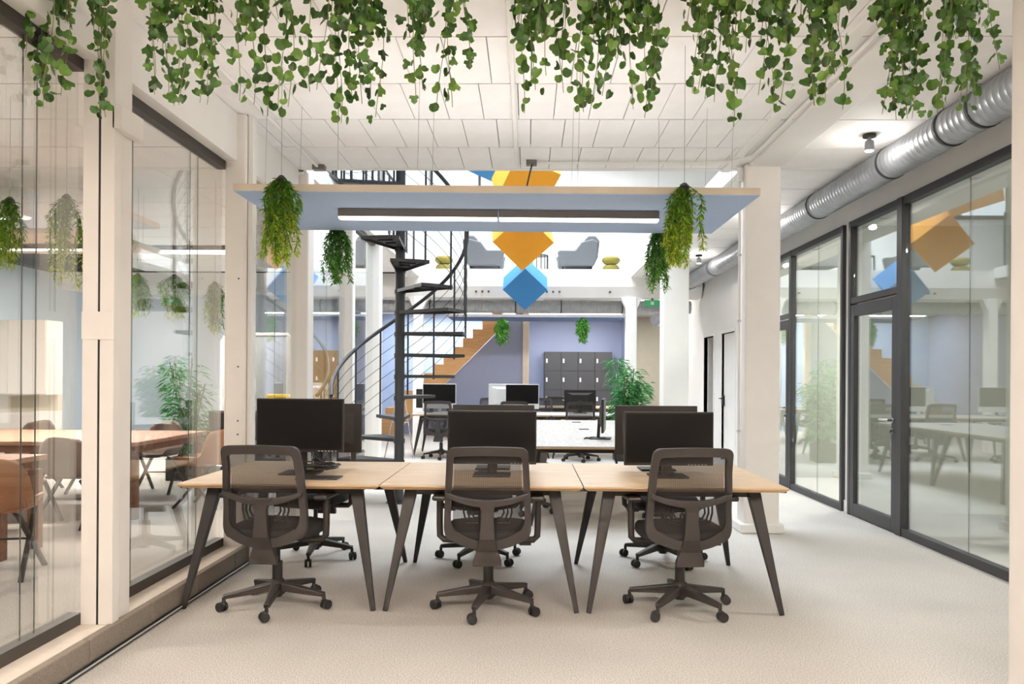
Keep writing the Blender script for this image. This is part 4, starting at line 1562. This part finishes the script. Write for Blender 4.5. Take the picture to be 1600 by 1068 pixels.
hanging_plant('yellow tipped trailing plant at the front corner of the board on the kerb side', (-1.455, 4.49, 2.54), 0.50, 0.115, 1, HANGLEAF, CZ - 2.54, 2400, 0.55)
hanging_plant('yellow tipped trailing plant at the front corner of the board on the column side', (0.905, 4.49, 2.50), 0.46, 0.115, 2, HANGLEAF, CZ - 2.50, 2400, 0.6)
hanging_plant('green trailing plant at the rear corner of the board on the kerb side', (-1.45, 5.80, 2.53), 0.46, 0.12, 3, HANGDARK, CZ - 2.53, 2000, 0.3)
hanging_plant('green trailing plant at the rear corner of the board on the column side', (0.975, 5.80, 2.50), 0.48, 0.11, 4, HANGDARK, CZ - 2.50, 2000, 0.4)
hanging_plant('small trailing plant in front of the top of the wooden stair', (-0.56, 16.4, 2.66), 0.55, 0.15, 5, HANGDARK, RZ - 2.66, 1500, 0.2, 'trailing plants hung from the deep blue board', 1.9)
hanging_plant('small trailing plant hanging above the lockers', (1.15, 16.4, 2.66), 0.54, 0.15, 6, HANGDARK, RZ - 2.66, 1500, 0.2, 'trailing plants hung from the deep blue board', 1.9)


GMR = 'trailing plants hung in the meeting room'
hanging_plant('yellow green trailing plant behind the nearest glass pane, left of the cream column', (-3.22, 5.3, 2.62), 0.62, 0.12, 41, HANGLEAF, CZ - 2.62, 1300, 0.6, GMR, 1.1)
hanging_plant('yellow green trailing plant behind the nearest glass pane at the picture edge', (-3.62, 5.3, 2.60), 0.5, 0.12, 42, HANGLEAF, CZ - 2.60, 1100, 0.5, GMR, 1.1)
hanging_plant('yellow green trailing plant behind the second pane, above the bamboo', (-3.62, 7.8, 2.40), 0.45, 0.15, 43, HANGLEAF, CZ - 2.40, 1000, 0.6, GMR, 1.3)
hanging_plant('yellow green trailing plant just past the first joint of the second pane', (-4.05, 7.9, 2.42), 0.45, 0.15, 44, HANGLEAF, CZ - 2.42, 1000, 0.4, GMR, 1.3)
hanging_plant('yellow green trailing plant showing beside the column at the end of the kerb', (-3.12, 7.6, 2.30), 0.50, 0.10, 45, HANGLEAF, CZ - 2.30, 900, 0.4, GMR, 1.2)


def bamboo(label, loc, h, w, seed, nl=900, pot=(0.2, 0.3)):
    rng = random.Random(seed)
    t = thing('bamboo_plant', label, 'plant', loc)
    pr, ph = pot
    MB().box(-pr, pr, -pr, pr, 0, ph).build('pot', BLACK, t, bevel=0.01)
    MB().box(-pr + 0.02, pr - 0.02, -pr + 0.02, pr - 0.02, ph - 0.02, ph + 0.004).build('soil', DARKBROWN, t)
    fo = MB()
    fo.var = []
    for k in range(9):
        a = rng.uniform(0, 2 * PI)
        lean = w * rng.uniform(0.2, 0.9)
        hh = h * rng.uniform(0.72, 1.0)
        p0 = Vector((0.1 * math.cos(a), 0.1 * math.sin(a), ph))
        p1 = Vector((lean * 0.5 * math.cos(a), lean * 0.5 * math.sin(a), hh * 0.6))
        p2 = Vector((lean * math.cos(a), lean * math.sin(a), hh))
        MB().tube([p0, p1, p2], 0.008, 6).build('cane', STEMBROWN, t)
        for i in range(nl // 9):
            u = rng.uniform(0.12, 1.0)
            p = p0.lerp(p1, u / 0.55) if u < 0.55 else p1.lerp(p2, (u - 0.55) / 0.45)
            b = rng.uniform(0, 2 * PI)
            r0 = rng.uniform(0.0, 0.16)
            p = p + Vector((math.cos(b), math.sin(b), 0.1)) * r0
            d = Vector((math.cos(b), math.sin(b), rng.uniform(-0.5, 0.6)))
            leaf_blade(fo, p, d, rng.uniform(0.10, 0.19), rng.uniform(0.016, 0.028), rng.uniform(0.1, 0.6), min(1, max(0, rng.gauss(0.45, 0.22))), rng)
    f = fo.build('foliage', BAMBOO, t)
    f['kind'] = 'stuff'
    return t


bamboo('tall bamboo plant in a black pot at the end of the middle bench', (1.66, 13.0, 0), 1.75, 0.34, 11, 2600)
bamboo('tall bamboo plant seen through the glass of the meeting room', (-4.55, 10.2, 0), 1.65, 0.28, 12, 1300)
bamboo('low leafy plant in a pot against the beige wall', (2.85, 18.6, 0), 0.72, 0.25, 13, 300)

# ---------------------------------------------------------------- ivy
IVY_Y = 3.42


def ivy_leaf_mesh(kind):
    m = MB()
    if kind == 0:      # five-lobed
        pts = [(0, 0), (-0.45, -0.05), (-0.62, 0.28), (-0.34, 0.42), (-0.38, 0.72), (0, 1.02), (0.38, 0.72), (0.34, 0.42), (0.62, 0.28), (0.45, -0.05)]
    elif kind == 1:    # heart
        pts = [(0, 0.04), (-0.26, -0.08), (-0.47, 0.08), (-0.48, 0.36), (-0.30, 0.68), (0, 1.0), (0.30, 0.68), (0.48, 0.36), (0.47, 0.08), (0.26, -0.08)]
    else:              # round
        pts = [(0, 0.03), (-0.30, -0.02), (-0.49, 0.22), (-0.50, 0.52), (-0.30, 0.82), (0, 0.92), (0.30, 0.82), (0.50, 0.52), (0.49, 0.22), (0.30, -0.02)]
    S = 0.044
    v = [(0, 0.42 * S, 0.05 * S)]
    for i, (x, y) in enumerate(pts):
        z = -0.22 * abs(x) - 0.16 * max(0, y - 0.4)
        v.append((x * S, y * S, z * S))
    f = [(0, i + 1, (i + 1) % len(pts) + 1) for i in range(len(pts))]
    m.add(v, f)
    m.var = [0.0] * len(v)
    return m.mesh('ivy_leaf', IVY)


LEAVES = [ivy_leaf_mesh(k) for k in range(3)]


def uX(u, y=IVY_Y):
    return (u - 825) / 1200.0 * y


def vZ(v, y=IVY_Y):
    return 1.38 + (590 - v) / 1200.0 * y


rng = random.Random(21)


def ivy_clump(label, strands, kinds, extra=5):
    us_ = [s[0] for s in strands]
    cx = uX(sum(us_) / len(us_))
    t = thing('trailing_ivy', label, 'ivy', (cx, IVY_Y, CZ), 0, 'ivy clumps hanging from the ceiling')
    ss_ = list(strands)
    lo, hi = min(us_), max(us_)
    for k in range(extra):
        ss_.append((rng.uniform(lo, hi), rng.uniform(15, 85)))
    for (u, ve) in ss_:
        x0 = uX(u) - cx
        x0t = x0 * 0.86
        y0 = rng.uniform(-0.09, 0.09)
        L = CZ - vZ(ve)
        k = max(6, int(L / 0.05))
        ph = rng.uniform(0, 6)
        pts = []
        for i in range(k + 1):
            q = i / k
            pts.append(Vector((x0t + (x0 - x0t) * q + 0.016 * math.sin(4 * q * L * 2 + ph) + 0.02 * math.sin(1.7 * q * L + ph * 2) * q, y0 + 0.012 * math.cos(4 * q * L * 2 + ph), -L * q)))
        st = MB().tube(pts, 0.0016, 4).build('stem', IVYSTEM, t)
        step = rng.uniform(0.028, 0.046)
        nl = int(L / step)
        kd = rng.choice(kinds)
        for i in range(nl):
            d = (i + rng.random() * 0.7) * step
            if d < 0.16 and rng.random() < 0.6:
                continue
            q = d / L * k
            i0 = min(k - 1, int(q))
            p = pts[i0].lerp(pts[i0 + 1], min(1, q - i0))
            lf = bpy.data.objects.new('leaf', LEAVES[kd if rng.random() < 0.85 else rng.choice(kinds)])
            col.objects.link(lf)
            lf.parent = st
            side = (1 if i % 2 else -1)
            az = rng.gauss(0, 0.7)
            off = Vector((side * rng.uniform(0.006, 0.036), rng.uniform(-0.02, 0.012), rng.uniform(-0.015, 0.012)))
            lf.location = p + off
            # hang roughly tip down, face towards the room, swung to its side
            lf.rotation_euler = Euler((R(-90) + rng.gauss(0, 0.45), rng.gauss(side * 0.55, 0.45), az), 'ZXY') if False else Euler((R(-82) + rng.gauss(0, 0.4), side * 0.5 + rng.gauss(0, 0.4), az), 'XYZ')
            sc = rng.uniform(0.78, 1.28) * (0.85 if d > L - 0.06 else 1)
            lf.scale = (sc, sc, sc)
    return t


ivy_clump('ivy clump hanging in front of the nearest glass pane', [(28, 120), (40, 160), (72, 150), (88, 158), (108, 160), (132, 172), (150, 178), (160, 150), (20, 90)], [0, 2], 9)
ivy_clump('ivy clump just past the twin-flange cream column', [(222, 110), (232, 152), (245, 150), (272, 172), (288, 172), (305, 165), (322, 168), (338, 150)], [0, 1], 9)
ivy_clump('ivy clump in front of the ceiling corner over the cream column', [(378, 165), (394, 172), (410, 178), (440, 172), (455, 178), (470, 132)], [1, 2], 8)
ivy_clump('dense ivy clump over the kerb side trailing plant', [(510, 150), (520, 186), (530, 190), (545, 150), (556, 150), (572, 158), (588, 175)], [0, 2], 9)
ivy_clump('thin ivy strands beside the middle ceiling conduit', [(640, 62), (650, 160), (654, 130), (690, 165), (704, 160), (722, 110)], [0, 2], 5)
ivy_clump('ivy clump just right of the middle ceiling conduit', [(806, 70), (818, 180), (832, 145), (848, 128), (872, 138), (880, 110)], [2, 1], 10)
ivy_clump('wide ivy clump over the middle of the sky blue board', [(900, 160), (912, 168), (925, 165), (938, 155), (950, 95), (958, 90)], [1, 2], 10)
ivy_clump('ivy clump ending in round leaves above the lit lamp end', [(980, 70), (990, 165), (1003, 180), (1010, 186), (1022, 165)], [2, 1], 7)
ivy_clump('dense lobed ivy clump above the column side trailing plant', [(1068, 40), (1080, 155), (1092, 150), (1112, 150), (1128, 150), (1140, 196), (1150, 140)], [0, 1], 10)
ivy_clump('ivy clump over the end of the sky blue board', [(1175, 70), (1185, 158), (1198, 172), (1210, 170), (1222, 60)], [1], 8)
ivy_clump('ivy clump between the ceiling beam and the board end', [(1245, 110), (1256, 170), (1268, 160), (1282, 168), (1300, 100), (1312, 165)], [1, 1, 2], 8)
ivy_clump('densest lobed ivy clump in front of the ceiling beam', [(1350, 40), (1376, 165), (1385, 175), (1395, 186), (1406, 180), (1418, 178), (1428, 178), (1440, 150)], [0], 12)
ivy_clump('ivy clump dangling in front of the round duct', [(1452, 140), (1462, 172), (1476, 172), (1490, 168), (1502, 170), (1515, 172), (1530, 115)], [0, 2], 9)
struct(MB().box(-2.2, 2.35, IVY_Y - 0.03, IVY_Y + 0.03, CZ - 0.03, CZ + 0.02), 'trim_13', WHITE, 'white ceiling rail from which the ivy hangs')


# ================================================================== MEETING ROOM BEHIND THE GLASS
def meeting_table(label, x0, x1, y0, y1):
    t = thing('meeting_table', label, 'table', ((x0 + x1) / 2, (y0 + y1) / 2, 0), 0, 'walnut tables of the meeting room')
    w, d = (x1 - x0) / 2, (y1 - y0) / 2
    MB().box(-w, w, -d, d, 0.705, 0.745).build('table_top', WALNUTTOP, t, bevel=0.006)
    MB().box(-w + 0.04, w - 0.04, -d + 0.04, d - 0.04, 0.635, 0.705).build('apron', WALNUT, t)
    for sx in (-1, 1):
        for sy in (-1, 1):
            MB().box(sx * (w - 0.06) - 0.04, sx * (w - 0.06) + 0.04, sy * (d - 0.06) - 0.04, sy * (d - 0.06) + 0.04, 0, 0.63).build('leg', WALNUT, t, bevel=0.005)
    return t


meeting_table('long walnut table farther into the meeting room', -6.6, -3.72, 7.25, 8.85)
meeting_table('walnut table nearest the glass behind the tan leather chair', -6.4, -3.86, 5.58, 6.12)


def shell_chair(m, base='cross'):
    """upholstered shell chair; faces +Y, back at -Y"""
    t = thing('shell_chair', '', 'chair')
    v, f = [], []
    nx = 9
    rows_ = [(0.24, 0.43), (0.10, 0.44), (-0.06, 0.435), (-0.17, 0.46), (-0.225, 0.56), (-0.25, 0.68), (-0.27, 0.79), (-0.275, 0.83)]
    for i, (y, z) in enumerate(rows_):
        hw = [0.20, 0.225, 0.235, 0.24, 0.24, 0.225, 0.19, 0.15][i]
        for k in range(nx):
            s = -1 + 2 * k / (nx - 1)
            curl = 0.09 * s ** 4 if i < 3 else 0.05 * s ** 2
            v.append((hw * s, y + (0.13 * s * s if i >= 3 else 0), z + (curl if i < 4 else 0) - (0.03 * s * s if i >= 6 else 0)))
    n = len(v)
    for i in range(len(rows_) - 1):
        for k in range(nx - 1):
            f.append((i * nx + k, i * nx + k + 1, (i + 1) * nx + k + 1, (i + 1) * nx + k))
    mb = MB()
    mb.add(v, f)
    o = mb.build('seat_shell', m, t, smooth=True)
    sd = o.modifiers.new('thickness', 'SOLIDIFY')
    sd.thickness = 0.022
    MB().box(-0.17, 0.17, -0.12, 0.20, 0.44, 0.465).build('seat_pad', m, t, bevel=0.01)
    for sx in (-1, 1):
        MB().bar((sx * 0.16, -0.14, 0.43), (sx * 0.20, 0.24, 0.0), 0.03, 0.022).build('leg', FRAMEB, t)
        MB().bar((sx * 0.16, 0.16, 0.43), (sx * 0.22, -0.26, 0.0), 0.03, 0.022).build('leg', FRAMEB, t)
    MB().tube([(-0.18, 0.02, 0.24), (0.18, 0.02, 0.24)], 0.008, 6).build('stretcher', FRAMEB, t)
    return t


sc_tan, sc_taupe, sc_dark = shell_chair(TAN), shell_chair(TAUPE), shell_chair(DARKBROWN)
GS = 'shell chairs of the meeting room'
place(sc_tan, (-3.64, 5.25, 0), R(14), 'tan leather shell chair cut off by the picture edge behind the glass', GS)
place(sc_tan, (-3.42, 8.1, 0), R(82), 'tan shell chair drawn up to the end of the long walnut table', GS)
place(sc_taupe, (-4.20, 7.0, 0), R(4), 'taupe shell chair with crossed legs beside the cream twin-flange column', GS)
place(sc_dark, (-4.80, 6.75, 0), R(-20), 'dark brown shell chair between the two walnut tables', GS)
for x, lb in ((-5.9, 'dark shell chair on the far side of the long table by the white cabinet'), (-5.15, 'taupe shell chair on the far side of the long table, middle place'), (-4.35, 'taupe shell chair on the far side of the long table by the column')):
    place(sc_taupe, (x, 9.05, 0), R(180), lb, GS)

cab = thing('kitchen_cabinet', 'white wall cabinet unit with an open niche beyond the meeting tables', 'cabinet', (-7.3, 10.0, 0))
MB().box(-1.0, 1.0, -0.28, 0.3, 0.0, 0.90).build('base_unit', WHITE, cab)
MB().box(-1.0, 1.0, 0.2, 0.3, 0.90, 1.12).build('niche_back', BEIGEW, cab)
MB().box(-1.0, 1.0, -0.05, 0.3, 1.12, 2.10).build('upper_unit', WHITE, cab)
for k in range(4):
    MB().box(-1.0 + 0.5 * k + 0.004, -0.5 + 0.5 * k - 0.004, -0.07, -0.05, 1.13, 2.09).build('door', WHITE, cab, bevel=0.003)
    MB().box(-1.0 + 0.5 * k + 0.004, -0.5 + 0.5 * k - 0.004, -0.30, -0.28, 0.08, 0.88).build('door', WHITE, cab, bevel=0.003)

sf = thing('sofa', 'low dark sofa with a grey seat at the back of the meeting room', 'sofa', (-3.9, 11.2, 0), R(180))
MB().box(-0.9, 0.9, -0.4, 0.4, 0.12, 0.42).build('seat', GREYFAB, sf, bevel=0.03)
MB().box(-0.9, 0.9, -0.45, -0.25, 0.12, 0.86).build('backrest', FRAMEB, sf, bevel=0.03)
for s in (-1, 1):
    MB().box(s * 0.92 - 0.08, s * 0.92 + 0.08, -0.45, 0.4, 0.0, 0.60).build('arm', FRAMEB, sf, bevel=0.02)
cu = MB().box(-0.22, 0.22, -0.06, 0.06, 0, 0.36).build('cushion', YELLOW, None, bevel=0.045, seg=3)
cu.location = (-3.62, 11.25, 0.76)
tag(cu, 'yellow cushion lying on the sofa back', 'cushion')
wb = thing('glass_screen', 'upright screen with rounded white frame behind the frameless glass', 'screen', (-4.35, 12.3, 0), R(-8))
fr = [(-0.62, 0.45), (-0.62, 1.95), (-0.52, 2.05), (0.52, 2.05), (0.62, 1.95), (0.62, 0.45), (0.52, 0.35), (-0.52, 0.35), (-0.62, 0.45), (-0.62, 1.95)]
MB().tube([(x, 0, z) for x, z in fr], 0.03, 8).build('frame', WHITE, wb, smooth=True)
MB().box(-0.6, 0.6, -0.01, 0.01, 0.37, 2.03).build('board', mat('grey_board', (176, 180, 182), 0.4), wb)
for s in (-1, 1):
    MB().box(s * 0.5 - 0.02, s * 0.5 + 0.02, -0.25, 0.25, 0.0, 0.04).build('foot', WHITE, wb)
    MB().tube([(s * 0.5, 0, 0.03), (s * 0.5, 0, 0.36)], 0.018, 8).build('post', WHITE, wb)
d5 = struct(MB().box(-4.95, -3.98, 15.96, 16.0, 0.0, 1.93), 'door_5', AMBER, 'amber wooden door at the end of the meeting room')
MB().box(-4.12, -4.06, 15.94, 15.96, 0.95, 1.12).build('lock_plate', DARKBROWN, d5)

# ================================================================== GLAZED OFFICES ON THE RIGHT
odesk = make_desk('office_desk', 1.4, 0.7, PALEOAK)
GOD = 'desks inside the glazed offices'
place(odesk, (4.9, 4.2, 0), R(90), 'white desk inside the nearer glazed office', GOD)
place(odesk, (4.9, 6.4, 0), R(90), 'white desk deeper inside the nearer glazed office', GOD)
GOC = 'chairs inside the glazed offices'
place(chair, (4.25, 6.0, 0), R(-70), 'dark chair behind the glass of the nearer office, by the door handle', GOC)
place(chair, (4.15, 4.5, 0), R(-100), 'dark chair close behind the nearest office pane', GOC)
place(mon, (5.0, 6.4, H), R(95), 'dark monitor on the desk behind the nearer office door', 'monitors farther back')
